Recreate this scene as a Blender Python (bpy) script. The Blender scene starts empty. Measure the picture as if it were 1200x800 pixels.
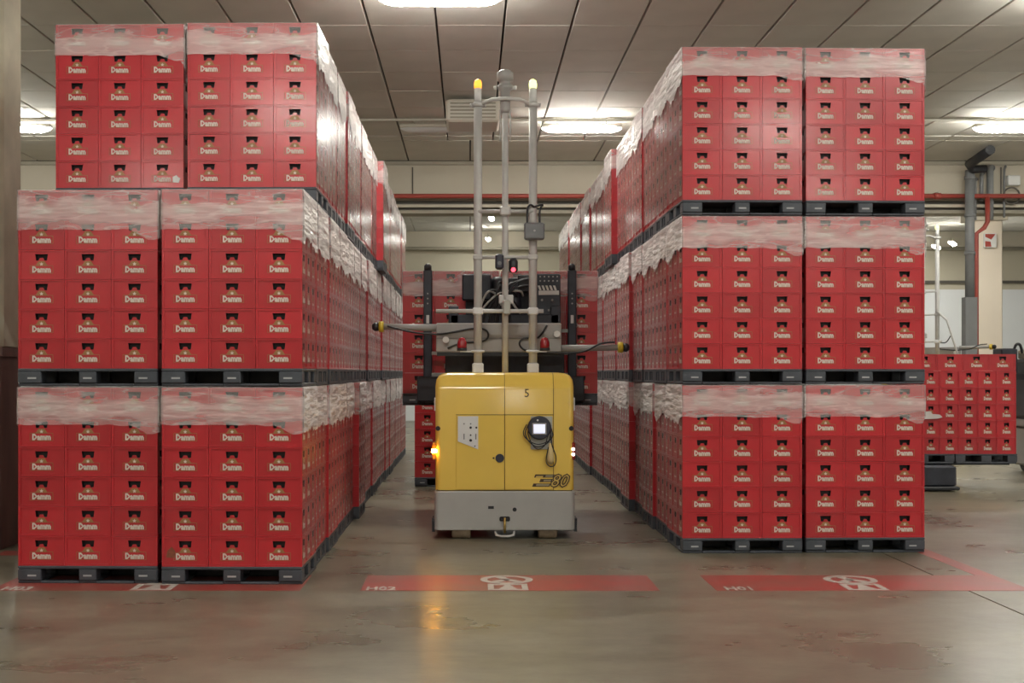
import bpy, math, random
from mathutils import Vector, Matrix, noise
random.seed(7)
S = bpy.context.scene
COL = S.collection
PI = math.pi

# ------------------------------------------------------------------ camera, world, exposure
CAM_H = 1.77
F_PX = 1545.0
cam_d = bpy.data.cameras.new('camera')
cam_d.sensor_fit = 'HORIZONTAL'
cam_d.sensor_width = 36.0
cam_d.lens = F_PX / 1200.0 * 36.0
cam_d.shift_x = (600 - 551) / 1200.0
cam_d.shift_y = (436 - 400) / 1200.0
cam_d.clip_end = 200
cam = bpy.data.objects.new('camera', cam_d)
COL.objects.link(cam)
cam.location = (0, 0, CAM_H)
cam.rotation_euler = (PI / 2, 0, 0)
S.camera = cam

world = bpy.data.worlds.new('world')
S.world = world
world.use_nodes = True
world.node_tree.nodes['Background'].inputs[0].default_value = (0.75, 0.8, 0.9, 1)
world.node_tree.nodes['Background'].inputs[1].default_value = 0.4

S.view_settings.view_transform = 'Standard'
S.view_settings.look = 'None'
S.view_settings.gamma = 1.0
S.view_settings.use_curve_mapping = False
S.view_settings.exposure = 0.0
LAMP_STRENGTH = 170.0         # emission of every ceiling luminaire diffuser


# ------------------------------------------------------------------ materials
def mat(name, color, rough=0.5, metal=0.0, var=0.0, scale=8.0, bump=0.0, bscale=60.0, coat=0.0,
        emit=None, estr=0.0, alpha=1.0, spec=0.5, island=0.0, stretch=(1, 1, 1), rvar=0.0):
    m = bpy.data.materials.new(name)
    m.use_nodes = True
    nt = m.node_tree
    b = nt.nodes['Principled BSDF']
    L = nt.links.new
    c = (*color, 1)
    b.inputs['Base Color'].default_value = c
    b.inputs['Roughness'].default_value = rough
    b.inputs['Metallic'].default_value = metal
    b.inputs['Specular IOR Level'].default_value = spec
    b.inputs['Coat Weight'].default_value = coat
    b.inputs['Coat Roughness'].default_value = 0.15
    b.inputs['Alpha'].default_value = alpha
    if emit:
        b.inputs['Emission Color'].default_value = (*emit, 1)
        b.inputs['Emission Strength'].default_value = estr
    tc = mp = None
    if var or bump or rvar:
        tc = nt.nodes.new('ShaderNodeTexCoord')
        mp = nt.nodes.new('ShaderNodeMapping')
        mp.inputs['Scale'].default_value = stretch
        L(tc.outputs['Object'], mp.inputs['Vector'])
    src = None
    if var:
        n = nt.nodes.new('ShaderNodeTexNoise')
        n.inputs['Scale'].default_value = scale
        n.inputs['Detail'].default_value = 5
        L(mp.outputs[0], n.inputs['Vector'])
        r = nt.nodes.new('ShaderNodeMapRange')
        r.inputs[1].default_value = 0.3
        r.inputs[2].default_value = 0.7
        r.inputs[3].default_value = 1 - var
        r.inputs[4].default_value = 1 + var
        L(n.outputs['Fac'], r.inputs[0])
        src = r.outputs[0]
    if island:
        g = nt.nodes.new('ShaderNodeObjectInfo')
        r2 = nt.nodes.new('ShaderNodeMapRange')
        r2.inputs[3].default_value = 1 - island
        r2.inputs[4].default_value = 1 + island
        L(g.outputs['Random'], r2.inputs[0])
        if src:
            mm = nt.nodes.new('ShaderNodeMath')
            mm.operation = 'MULTIPLY'
            L(src, mm.inputs[0]); L(r2.outputs[0], mm.inputs[1])
            src = mm.outputs[0]
        else:
            src = r2.outputs[0]
    if src:
        h = nt.nodes.new('ShaderNodeHueSaturation')
        h.inputs['Color'].default_value = c
        L(src, h.inputs['Value'])
        L(h.outputs[0], b.inputs['Base Color'])
    if rvar:
        n3 = nt.nodes.new('ShaderNodeTexNoise')
        n3.inputs['Scale'].default_value = scale * 2
        n3.inputs['Detail'].default_value = 4
        L(mp.outputs[0], n3.inputs['Vector'])
        r3 = nt.nodes.new('ShaderNodeMapRange')
        r3.inputs[1].default_value = 0.3
        r3.inputs[2].default_value = 0.7
        r3.inputs[3].default_value = max(0.02, rough - rvar)
        r3.inputs[4].default_value = rough + rvar
        L(n3.outputs['Fac'], r3.inputs[0])
        L(r3.outputs[0], b.inputs['Roughness'])
    if bump:
        n2 = nt.nodes.new('ShaderNodeTexNoise')
        n2.inputs['Scale'].default_value = bscale
        n2.inputs['Detail'].default_value = 3
        L(mp.outputs[0], n2.inputs['Vector'])
        bp = nt.nodes.new('ShaderNodeBump')
        bp.inputs['Strength'].default_value = bump
        bp.inputs['Distance'].default_value = 0.01
        L(n2.outputs['Fac'], bp.inputs['Height'])
        L(bp.outputs[0], b.inputs['Normal'])
    return m


M = {}
M['red'] = mat('crate_red_plastic', (0.45, 0.017, 0.026), 0.30, var=0.06, scale=5, island=0.10, coat=0.4, bump=0.05, bscale=25)
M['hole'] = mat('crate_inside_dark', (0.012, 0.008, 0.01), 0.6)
M['gold'] = mat('print_gold', (0.30, 0.155, 0.055), 0.5)
M['white_print'] = mat('print_white', (0.64, 0.55, 0.49), 0.5)
M['pallet'] = mat('pallet_grey_plastic', (0.052, 0.057, 0.070), 0.5, var=0.2, scale=6, bump=0.1, bscale=30)
M['sticker'] = mat('sticker_white', (0.40, 0.40, 0.41), 0.5)
M['yellow'] = mat('agv_yellow_paint', (0.76, 0.52, 0.095), 0.22, var=0.03, scale=3, coat=0.5)
M['agv_grey'] = mat('agv_grey_paint', (0.37, 0.365, 0.35), 0.35, var=0.05, scale=4)
M['beam_grey'] = mat('beam_light_grey', (0.33, 0.32, 0.31), 0.4, var=0.05, scale=4)
M['steel'] = mat('brushed_steel_tube', (0.50, 0.49, 0.475), 0.42, metal=0.0, var=0.05, scale=10)
M['film_scrap'] = mat('film_scrap', (0.6, 0.56, 0.54), 0.4)
M['white_plastic'] = mat('white_plastic', (0.66, 0.66, 0.65), 0.4)
M['black'] = mat('black_plastic', (0.014, 0.014, 0.018), 0.45)
M['dark_steel'] = mat('dark_steel', (0.028, 0.030, 0.042), 0.42, metal=0.2, var=0.25, scale=7)
M['seam'] = mat('seam_dark', (0.06, 0.035, 0.008), 0.7)
M['ring_yellow'] = mat('sensor_yellow', (0.60, 0.43, 0.03), 0.4)
M['box_grey'] = mat('junction_grey', (0.16, 0.165, 0.175), 0.45)
M['wheel'] = mat('wheel_brown', (0.30, 0.23, 0.16), 0.7, var=0.2, scale=20)
M['amber_lit'] = mat('amber_lamp', (0.8, 0.35, 0.05), 0.3, emit=(1.0, 0.42, 0.06), estr=9.0)
M['amber_hot'] = mat('orange_beacon', (0.8, 0.4, 0.05), 0.3, emit=(1.0, 0.36, 0.04), estr=1.7)
M['amber_bulb'] = mat('amber_bulb', (0.8, 0.5, 0.1), 0.3, emit=(1.0, 0.45, 0.06), estr=160.0)
M['amber_glass'] = mat('amber_glass', (0.55, 0.22, 0.03), 0.2, coat=0.5)
M['lime_hot'] = mat('lime_beacon', (0.8, 0.8, 0.2), 0.3, emit=(0.95, 1.0, 0.35), estr=2.0)
M['red_lamp'] = mat('red_dome', (0.30, 0.008, 0.014), 0.18, coat=0.6)
M['red_led'] = mat('red_led', (0.6, 0.02, 0.03), 0.3, emit=(1.0, 0.05, 0.08), estr=4.0)
M['white_led'] = mat('white_led', (0.8, 0.8, 0.75), 0.3, emit=(1.0, 0.93, 0.85), estr=3.0)
M['tail_red'] = mat('tail_red', (0.25, 0.02, 0.01), 0.3)
M['screen'] = mat('screen_lit', (0.6, 0.62, 0.8), 0.2, emit=(0.80, 0.83, 1.0), estr=0.75)
M['device'] = mat('device_navy', (0.03, 0.032, 0.05), 0.4)
M['cream'] = mat('cream_pad', (0.60, 0.46, 0.22), 0.6)
M['plate_grey'] = mat('mount_plate', (0.40, 0.40, 0.36), 0.45)
M['logo_dark'] = mat('logo_dark', (0.05, 0.03, 0.015), 0.5)
M['logo_grey'] = mat('logo_grey', (0.27, 0.23, 0.13), 0.5)
M['logo_fill'] = mat('logo_fill', (0.55, 0.38, 0.09), 0.4)
M['brass'] = mat('brass', (0.55, 0.38, 0.12), 0.35, metal=0.8)
M['ceil'] = mat('ceiling_concrete', (0.62, 0.595, 0.54), 0.85, var=0.06, scale=1.2, bump=0.1, bscale=20, island=0.03)
M['ceil_gap'] = mat('ceiling_gap', (0.06, 0.055, 0.05), 0.9)
M['girder'] = mat('girder_beige', (0.50, 0.455, 0.37), 0.8, var=0.05, scale=0.8)
M['wall_beige'] = mat('wall_beige', (0.52, 0.48, 0.38), 0.85, var=0.04, scale=0.6)
M['wall_white'] = mat('wall_white', (0.74, 0.76, 0.78), 0.8, var=0.03, scale=0.5)
M['ledge'] = mat('ledge_grey_beige', (0.33, 0.30, 0.24), 0.7)
M['ledge_dark'] = mat('ledge_dark', (0.10, 0.09, 0.075), 0.7)
M['pipe_red'] = mat('sprinkler_red', (0.34, 0.055, 0.04), 0.45)
M['pipe_grey'] = mat('drain_pipe_grey', (0.19, 0.195, 0.20), 0.5, var=0.1, scale=3)
M['pipe_cream'] = mat('conduit_cream', (0.55, 0.52, 0.45), 0.5)
M['pillar'] = mat('pillar_cream', (0.68, 0.60, 0.50), 0.8, var=0.03, scale=1)
M['pillar_olive'] = mat('pillar_olive', (0.52, 0.47, 0.36), 0.8, var=0.15, scale=2.5)
M['guard'] = mat('pillar_guard_brown', (0.13, 0.062, 0.05), 0.6, var=0.25, scale=4, stretch=(1, 1, 0.25))
M['lamp_body'] = mat('lamp_body', (0.62, 0.58, 0.5), 0.5)
M['lamp_on'] = mat('lamp_diffuser', (0.9, 0.9, 0.9), 0.4, emit=(1.0, 0.985, 0.90), estr=LAMP_STRENGTH)
M['stain'] = mat('rust_stain', (0.21, 0.06, 0.028), 0.6, var=0.2, scale=40)
M['paint_white'] = mat('floor_paint_white', (0.42, 0.37, 0.33), 0.5, var=0.12, scale=14)


def floor_material():
    m = bpy.data.materials.new('polished_concrete')
    m.use_nodes = True
    nt = m.node_tree; L = nt.links.new
    b = nt.nodes['Principled BSDF']
    g = nt.nodes.new('ShaderNodeNewGeometry')

    def nz(scale, det, sx=1, sy=1, rough=0.5):
        mp = nt.nodes.new('ShaderNodeMapping')
        mp.inputs['Scale'].default_value = (sx, sy, 1)
        L(g.outputs['Position'], mp.inputs['Vector'])
        n = nt.nodes.new('ShaderNodeTexNoise')
        n.inputs['Scale'].default_value = scale
        n.inputs['Detail'].default_value = det
        n.inputs['Roughness'].default_value = rough
        L(mp.outputs[0], n.inputs['Vector'])
        return n.outputs['Fac']
    a = nz(0.5, 6, 0.55, 1.0, 0.6)      # broad worn bands across the aisle
    c = nz(3.0, 6, 0.5, 1.0, 0.65)       # mottling
    d = nz(45, 2)
    t = nz(0.9, 4, 0.7, 1.0, 0.6)      # tyre-darkened streaks running across
    sc = nz(6.0, 8, 0.8, 1.0, 0.7)     # fine scuffs
    cr = nt.nodes.new('ShaderNodeValToRGB')
    cr.color_ramp.elements[0].position = 0.36
    cr.color_ramp.elements[0].color = (0.125, 0.110, 0.076, 1)
    cr.color_ramp.elements[1].position = 0.63
    cr.color_ramp.elements[1].color = (0.245, 0.222, 0.160, 1)
    ta = nt.nodes.new('ShaderNodeMath'); ta.operation = 'MULTIPLY'; ta.inputs[1].default_value = 0.5
    L(t, ta.inputs[0])
    tb = nt.nodes.new('ShaderNodeMath'); tb.operation = 'MULTIPLY_ADD'; tb.inputs[1].default_value = 0.5
    L(a, tb.inputs[0]); L(ta.outputs[0], tb.inputs[2])
    tc_ = nt.nodes.new('ShaderNodeMath'); tc_.operation = 'MULTIPLY_ADD'; tc_.inputs[1].default_value = 0.35
    L(sc, tc_.inputs[0]); L(tb.outputs[0], tc_.inputs[2])
    td = nt.nodes.new('ShaderNodeMath'); td.operation = 'SUBTRACT'; td.inputs[1].default_value = 0.175
    L(tc_.outputs[0], td.inputs[0])
    L(td.outputs[0], cr.inputs[0])
    mx = nt.nodes.new('ShaderNodeMix'); mx.data_type = 'RGBA'; mx.blend_type = 'OVERLAY'
    mx.inputs[0].default_value = 0.12
    L(cr.outputs[0], mx.inputs[6]); L(c, mx.inputs[7])
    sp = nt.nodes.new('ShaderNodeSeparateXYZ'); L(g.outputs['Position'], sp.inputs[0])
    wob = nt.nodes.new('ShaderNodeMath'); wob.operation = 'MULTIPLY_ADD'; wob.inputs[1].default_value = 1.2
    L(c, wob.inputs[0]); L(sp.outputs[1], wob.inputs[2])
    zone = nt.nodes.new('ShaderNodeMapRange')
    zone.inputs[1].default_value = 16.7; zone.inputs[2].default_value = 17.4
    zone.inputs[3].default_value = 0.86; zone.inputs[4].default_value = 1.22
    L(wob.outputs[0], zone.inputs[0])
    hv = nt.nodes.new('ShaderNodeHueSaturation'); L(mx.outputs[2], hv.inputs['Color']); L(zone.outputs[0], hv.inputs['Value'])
    L(hv.outputs[0], b.inputs['Base Color'])
    r = nt.nodes.new('ShaderNodeMapRange')
    r.inputs[1].default_value = 0.35; r.inputs[2].default_value = 0.65
    r.inputs[3].default_value = 0.26; r.inputs[4].default_value = 0.36
    L(t, r.inputs[0]); L(r.outputs[0], b.inputs['Roughness'])
    bp = nt.nodes.new('ShaderNodeBump'); bp.inputs['Strength'].default_value = 0.04
    bp.inputs['Distance'].default_value = 0.01
    L(d, bp.inputs['Height']); L(bp.outputs[0], b.inputs['Normal'])
    return m


def worn_paint():
    m = bpy.data.materials.new('floor_paint_red_worn')
    m.use_nodes = True
    nt = m.node_tree; L = nt.links.new
    b = nt.nodes['Principled BSDF']
    g = nt.nodes.new('ShaderNodeNewGeometry')
    n = nt.nodes.new('ShaderNodeTexNoise')
    n.inputs['Scale'].default_value = 1.6; n.inputs['Detail'].default_value = 6
    n.inputs['Roughness'].default_value = 0.6
    L(g.outputs['Position'], n.inputs['Vector'])
    cr = nt.nodes.new('ShaderNodeValToRGB')
    e = cr.color_ramp.elements
    e[0].position = 0.36; e[0].color = (0.33, 0.036, 0.033, 1)
    e[1].position = 0.70; e[1].color = (0.22, 0.085, 0.062, 1)
    L(n.outputs['Fac'], cr.inputs[0]); L(cr.outputs[0], b.inputs['Base Color'])
    b.inputs['Roughness'].default_value = 0.38
    return m


def film_material(name, lo, hi, rough=0.22, bdist=0.02):
    """polythene film: thin and clear near the top fold, doubled and milky below it"""
    m = bpy.data.materials.new(name)
    m.use_nodes = True
    nt = m.node_tree; L = nt.links.new
    b = nt.nodes['Principled BSDF']
    b.inputs['Base Color'].default_value = (1.0, 0.95, 0.93, 1)
    b.inputs['Roughness'].default_value = rough
    tc = nt.nodes.new('ShaderNodeTexCoord')
    oi = nt.nodes.new('ShaderNodeObjectInfo')
    ad = nt.nodes.new('ShaderNodeVectorMath'); ad.operation = 'ADD'
    mu = nt.nodes.new('ShaderNodeVectorMath'); mu.operation = 'SCALE'
    mu.inputs[0].default_value = (13, 7, 5)
    L(oi.outputs['Random'], mu.inputs['Scale'])
    L(tc.outputs['Object'], ad.inputs[0]); L(mu.outputs[0], ad.inputs[1])

    def nz(scale, stretch, det=4, rot=0.10):
        mp = nt.nodes.new('ShaderNodeMapping')
        mp.inputs['Scale'].default_value = stretch
        mp.inputs['Rotation'].default_value = (0.0, rot, 0)
        L(ad.outputs[0], mp.inputs['Vector'])
        n = nt.nodes.new('ShaderNodeTexNoise')
        n.inputs['Scale'].default_value = scale
        n.inputs['Detail'].default_value = det
        L(mp.outputs[0], n.inputs['Vector'])
        return n.outputs['Fac']

    def math_(op, x, y):
        n = nt.nodes.new('ShaderNodeMath'); n.operation = op
        for i, k in enumerate((x, y)):
            if isinstance(k, (int, float)):
                n.inputs[i].default_value = k
            else:
                L(k, n.inputs[i])
        return n.outputs[0]
    a = nz(2.0, (0.9, 0.9, 2.4), 2, 0.45)      # broad folds
    c = nz(5.0, (0.5, 0.5, 3.6), 3, 0.42)    # slanting creases
    sx = nt.nodes.new('ShaderNodeSeparateXYZ')
    L(tc.outputs['Object'], sx.inputs[0])
    zz = math_('ADD', sx.outputs[2], math_('MULTIPLY', math_('SUBTRACT', a, 0.5), 0.34))
    cr = nt.nodes.new('ShaderNodeValToRGB')    # layers of film by height: 0 = 0.5 m down, 1 = top edge
    e = cr.color_ramp.elements
    e[0].position = 0.0; e[0].color = (0.50, 0.50, 0.50, 1)
    e[1].position = 1.0; e[1].color = (0.35, 0.35, 0.35, 1)
    for p, v in ((0.42, 0.55), (0.50, 0.92), (0.74, 1.0), (0.84, 0.42)):
        k = e.new(p); k.color = (v, v, v, 1)
    L(math_('ADD', math_('MULTIPLY', zz, 2.0), 1.0), cr.inputs[0])
    r = nt.nodes.new('ShaderNodeMapRange')
    r.inputs[1].default_value = 0.38; r.inputs[2].default_value = 0.66
    r.inputs[3].default_value = -0.07; r.inputs[4].default_value = 0.07
    L(c, r.inputs[0])
    w = nz(3.2, (0.8, 0.8, 4.2), 2, 0.42)      # thin slanting creases where the film is gathered
    ridge = math_('SUBTRACT', 1.0, math_('MULTIPLY', math_('ABSOLUTE', math_('SUBTRACT', w, 0.5), 0), 22.0))
    ridge = math_('MULTIPLY', math_('MAXIMUM', ridge, 0.0), 0.30)
    dens = math_('ADD', math_('ADD', cr.outputs[0], r.outputs[0]), ridge)
    r2 = nt.nodes.new('ShaderNodeMapRange')
    r2.inputs[1].default_value = 0.2; r2.inputs[2].default_value = 1.1
    r2.inputs[3].default_value = lo; r2.inputs[4].default_value = hi
    L(dens, r2.inputs[0]); L(r2.outputs[0], b.inputs['Alpha'])
    bp = nt.nodes.new('ShaderNodeBump'); bp.inputs['Strength'].default_value = 0.8
    bp.inputs['Distance'].default_value = bdist
    L(c, bp.inputs['Height']); L(bp.outputs[0], b.inputs['Normal'])
    return m


def wrap_material(name='clear_wrap', k=1.0):
    """taut clear film down the sides of a load: seen through, mirror-like at a slant"""
    m = bpy.data.materials.new(name)
    m.use_nodes = True
    nt = m.node_tree; L = nt.links.new
    nt.nodes.remove(nt.nodes['Principled BSDF'])
    out = nt.nodes['Material Output']
    tr = nt.nodes.new('ShaderNodeBsdfTransparent')
    gl = nt.nodes.new('ShaderNodeBsdfGlossy'); gl.inputs['Roughness'].default_value = 0.22
    fr = nt.nodes.new('ShaderNodeFresnel'); fr.inputs['IOR'].default_value = 1.14
    tc = nt.nodes.new('ShaderNodeTexCoord')
    mp = nt.nodes.new('ShaderNodeMapping'); mp.inputs['Scale'].default_value = (9, 9, 1.2)
    n = nt.nodes.new('ShaderNodeTexNoise'); n.inputs['Scale'].default_value = 1.6; n.inputs['Detail'].default_value = 3
    bp = nt.nodes.new('ShaderNodeBump'); bp.inputs['Strength'].default_value = 0.16; bp.inputs['Distance'].default_value = 0.01
    L(tc.outputs['Object'], mp.inputs[0]); L(mp.outputs[0], n.inputs['Vector']); L(n.outputs['Fac'], bp.inputs['Height'])
    L(bp.outputs[0], gl.inputs['Normal']); L(bp.outputs[0], fr.inputs['Normal'])
    mx = nt.nodes.new('ShaderNodeMixShader')
    sc = nt.nodes.new('ShaderNodeMath'); sc.operation = 'MULTIPLY'; sc.inputs[1].default_value = k
    L(fr.outputs[0], sc.inputs[0])
    L(sc.outputs[0], mx.inputs[0]); L(tr.outputs[0], mx.inputs[1]); L(gl.outputs[0], mx.inputs[2])
    df = nt.nodes.new('ShaderNodeBsdfDiffuse'); df.inputs['Color'].default_value = (0.95, 0.92, 0.88, 1)
    m2 = nt.nodes.new('ShaderNodeMixShader'); m2.inputs[0].default_value = 0.10 * k
    L(mx.outputs[0], m2.inputs[1]); L(df.outputs[0], m2.inputs[2])
    L(m2.outputs[0], out.inputs['Surface'])
    return m


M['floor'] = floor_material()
M['paint_red'] = worn_paint()
M['film'] = film_material('stretch_film', 0.10, 0.45, 0.18)
M['film_bunched'] = film_material('stretch_film_bunched', 0.5, 0.92, 0.28, 0.07)
M['wrap'] = wrap_material('clear_wrap', 0.85)
M['wrap_thin'] = wrap_material('clear_wrap_thin', 0.40)


# ------------------------------------------------------------------ mesh helpers
class MB:
    def __init__(s):
        s.v, s.f, s.m, s.sm = [], [], [], []

    def add(s, vs, fs, mi=0, smooth=False):
        o = len(s.v)
        s.v += [tuple(p) for p in vs]
        for f in fs:
            s.f.append(tuple(i + o for i in f)); s.m.append(mi); s.sm.append(smooth)
        return s

    def box(s, x0, x1, y0, y1, z0, z1, mi=0):
        vs = [(x, y, z) for z in (z0, z1) for y in (y0, y1) for x in (x0, x1)]
        return s.add(vs, [(0, 2, 3, 1), (4, 5, 7, 6), (0, 1, 5, 4), (2, 6, 7, 3), (0, 4, 6, 2), (1, 3, 7, 5)], mi)

    def cbox(s, x0, x1, y0, y1, z0, z1, c=0.01, mi=0):
        """box with chamfered vertical and horizontal edges"""
        vs, fs = [], []
        rings = [(z0, c), (z0 + c, 0), (z1 - c, 0), (z1, c)]
        for z, i in rings:
            k = c
            a0, a1, b0, b1 = x0 + i, x1 - i, y0 + i, y1 - i
            vs += [(a0 + k, b0, z), (a1 - k, b0, z), (a1, b0 + k, z), (a1, b1 - k, z),
                   (a1 - k, b1, z), (a0 + k, b1, z), (a0, b1 - k, z), (a0, b0 + k, z)]
        for r in range(3):
            for j in range(8):
                fs.append((r * 8 + j, r * 8 + (j + 1) % 8, r * 8 + 8 + (j + 1) % 8, r * 8 + 8 + j))
        fs.append(tuple(range(7, -1, -1))); fs.append(tuple(range(24, 32)))
        return s.add(vs, fs, mi)

    def tube(s, pts, r, n=10, mi=0, cap=True):
        pts = [Vector(p) for p in pts]
        rs = r if isinstance(r, (list, tuple)) else [r] * len(pts)
        vs, fs = [], []
        up = None
        for i, p in enumerate(pts):
            d = (pts[min(i + 1, len(pts) - 1)] - pts[max(i - 1, 0)]).normalized()
            if up is None:
                up = Vector((0, 0, 1)) if abs(d.z) < 0.9 else Vector((1, 0, 0))
            a = d.cross(up)
            if a.length < 1e-4:
                a = d.cross(Vector((0, 1, 0)))
            a.normalize()
            b = a.cross(d).normalized()
            up = b
            for j in range(n):
                t = 2 * PI * j / n
                vs.append(p + a * (math.cos(t) * rs[i]) + b * (math.sin(t) * rs[i]))
        for i in range(len(pts) - 1):
            for j in range(n):
                fs.append((i * n + j, i * n + (j + 1) % n, (i + 1) * n + (j + 1) % n, (i + 1) * n + j))
        s.add(vs, fs, mi, True)
        if cap:
            o = len(s.v) - len(vs)
            s.f.append(tuple(o + j for j in range(n - 1, -1, -1))); s.m.append(mi); s.sm.append(False)
            s.f.append(tuple(o + (len(pts) - 1) * n + j for j in range(n))); s.m.append(mi); s.sm.append(False)
        return s

    def lathe(s, cx, cy, prof, n=16, mi=0, axis='z'):
        """prof: list of (radius, height) swept about a vertical axis (or the y axis through cx, cz)"""
        vs, fs = [], []
        for r, h in prof:
            for j in range(n):
                t = 2 * PI * j / n
                if axis == 'z':
                    vs.append((cx + r * math.cos(t), cy + r * math.sin(t), h))
                elif axis == 'y':
                    vs.append((cx + r * math.cos(t), h, cy + r * math.sin(t)))
                else:
                    vs.append((h, cx + r * math.cos(t), cy + r * math.sin(t)))
        for i in range(len(prof) - 1):
            for j in range(n):
                fs.append((i * n + j, i * n + (j + 1) % n, (i + 1) * n + (j + 1) % n, (i + 1) * n + j))
        s.add(vs, fs, mi, True)
        o = len(s.v) - len(vs)
        s.f.append(tuple(o + j for j in range(n - 1, -1, -1))); s.m.append(mi); s.sm.append(False)
        s.f.append(tuple(o + (len(prof) - 1) * n + j for j in range(n))); s.m.append(mi); s.sm.append(False)
        return s

    def poly(s, pts, y0, y1, mi=0):
        """(x, z) outline, counter-clockwise seen from -y, extruded from y0 (front) to y1"""
        n = len(pts)
        vs = [(x, y0, z) for x, z in pts] + [(x, y1, z) for x, z in pts]
        fs = [tuple(range(n)), tuple(range(2 * n - 1, n - 1, -1))]
        fs += [(j, j + n, (j + 1) % n + n, (j + 1) % n) for j in range(n)]
        return s.add(vs, fs, mi)

    def flat(s, pts, z, h=0.002, mi=0):
        """(x, y) outline lying on the floor with a small thickness"""
        n = len(pts)
        vs = [(x, y, z + h) for x, y in pts] + [(x, y, z) for x, y in pts]
        fs = [tuple(range(n))] + [(j, j + n, (j + 1) % n + n, (j + 1) % n) for j in range(n)]
        return s.add(vs, fs, mi)

    def mesh(s, name, mats):
        me = bpy.data.meshes.new(name)
        me.from_pydata(s.v, [], s.f)
        for m in (mats if isinstance(mats, (list, tuple)) else [mats]):
            me.materials.append(M[m] if isinstance(m, str) else m)
        me.polygons.foreach_set('material_index', s.m)
        me.polygons.foreach_set('use_smooth', s.sm)
        me.update()
        return me

    def obj(s, name, mats, parent=None, loc=None):
        return link(name, s.mesh(name, mats), parent, loc)


def curve_pts(pts, n=5):
    """points of a smooth path through pts"""
    P = [Vector(p) for p in pts]
    out = []
    for i in range(len(P) - 1):
        a, b, c, d = P[max(i - 1, 0)], P[i], P[i + 1], P[min(i + 2, len(P) - 1)]
        for k in range(n):
            t = k / n
            out.append(0.5 * ((2 * b) + (c - a) * t + (2 * a - 5 * b + 4 * c - d) * t * t + (3 * b - a - 3 * c + d) * t ** 3))
    out.append(P[-1])
    return out


def link(name, me, parent=None, loc=None, rot=None):
    o = bpy.data.objects.new(name, me)
    COL.objects.link(o)
    if parent:
        o.parent = parent
    if loc:
        o.location = loc
    if rot:
        o.rotation_euler = rot
    return o


def tag(o, label=None, cat=None, group=None, kind=None):
    if label: o['label'] = label
    if cat: o['category'] = cat
    if group: o['group'] = group
    if kind: o['kind'] = kind
    return o


def empty(name, loc=(0, 0, 0), rz=0.0):
    o = bpy.data.objects.new(name, None)
    o.empty_display_size = 0.1
    COL.objects.link(o)
    o.location = loc
    o.rotation_euler = (0, 0, rz)
    return o


def copy_tree(o, parent=None):
    c = o.copy(); COL.objects.link(c); c.parent = parent
    for ch in list(o.children):
        copy_tree(ch, c)
    return c


def text_geo(body, size, extrude=0.0015, shear=0.0, offset=0.0, res=2, xs=1.0):
    """(verts, faces) of a text standing in the x-z plane, readable from -y, centred on x, foot at z = 0"""
    cu = bpy.data.curves.new('lettering', 'FONT')
    cu.body = body; cu.size = size; cu.extrude = extrude; cu.shear = shear
    cu.offset = offset; cu.resolution_u = res; cu.align_x = 'CENTER'
    o = bpy.data.objects.new('lettering', cu); COL.objects.link(o)
    dg = bpy.context.evaluated_depsgraph_get()
    me = bpy.data.meshes.new_from_object(o.evaluated_get(dg))
    vs = [(v.co.x * xs, -v.co.z, v.co.y) for v in me.vertices]
    fs = [tuple(p.vertices) for p in me.polygons]
    bpy.data.objects.remove(o); bpy.data.curves.remove(cu); bpy.data.meshes.remove(me)
    return vs, fs


def shifted(vs, dx, dy, dz):
    return [(x + dx, y + dy, z + dz) for x, y, z in vs]


ORD = ['first', 'second', 'third', 'fourth', 'fifth', 'sixth', 'seventh', 'eighth', 'ninth', 'tenth', 'eleventh',
       'twelfth', 'thirteenth', 'fourteenth', 'fifteenth', 'sixteenth', 'seventeenth', 'eighteenth', 'nineteenth', 'twentieth']

# ------------------------------------------------------------------ the hall
HX0, HX1, HY0, HY1 = -22.0, 22.0, -16.0, 48.3
CEIL = 6.9

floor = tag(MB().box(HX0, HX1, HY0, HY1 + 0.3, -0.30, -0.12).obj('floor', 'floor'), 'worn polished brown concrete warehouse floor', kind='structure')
xs = [HX0] + [x for x in (-16.0, -8.0, 4.04, 10.04, 16.04)] + [HX1]
ys = [HY0, -5.65, 6.35, 18.35, 30.35, 42.35, HY1 + 0.3]
for i in range(len(xs) - 1):
    for j in range(len(ys) - 1):
        g = 0.008
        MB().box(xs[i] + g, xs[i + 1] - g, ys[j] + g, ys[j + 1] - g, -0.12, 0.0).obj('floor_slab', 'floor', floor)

# painted aisle markings
def marking(name, mb, label, m='paint_red'):
    o = mb.obj(name, m, floor)
    o['label'] = label
    return o

SY0, SY1 = 10.68, 11.49
for x0, x1, lab in ((-3.9, -1.38, 'red painted floor strip partly under the left stack'),
                    (-0.89, 1.535, 'red painted floor strip across the middle of the aisle'),
                    (2.0, 4.56, 'worn red painted floor strip in front of the right stack')):
    marking('painted_strip', MB().flat([(x0, SY0), (x1, SY0), (x1, SY1), (x0, SY1)], 0.0), lab)
marking('painted_line', MB().flat([(4.40, SY1), (4.56, SY1), (4.56, 34), (4.40, 34)], 0.0), 'red painted bay line running back beside the right stack')
marking('painted_line', MB().flat([(-4.0, SY1 + 0.9), (-3.84, SY1 + 0.9), (-3.84, 34), (-4.0, 34)], 0.0), 'red painted bay line running back beside the left stack')
marking('painted_line', MB().flat([(-4.6, 12.75), (-4.0, 12.75), (-4.0, 13.05), (-4.6, 13.05)], 0.0), 'short red painted patch at the foot of the left pillar')

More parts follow.
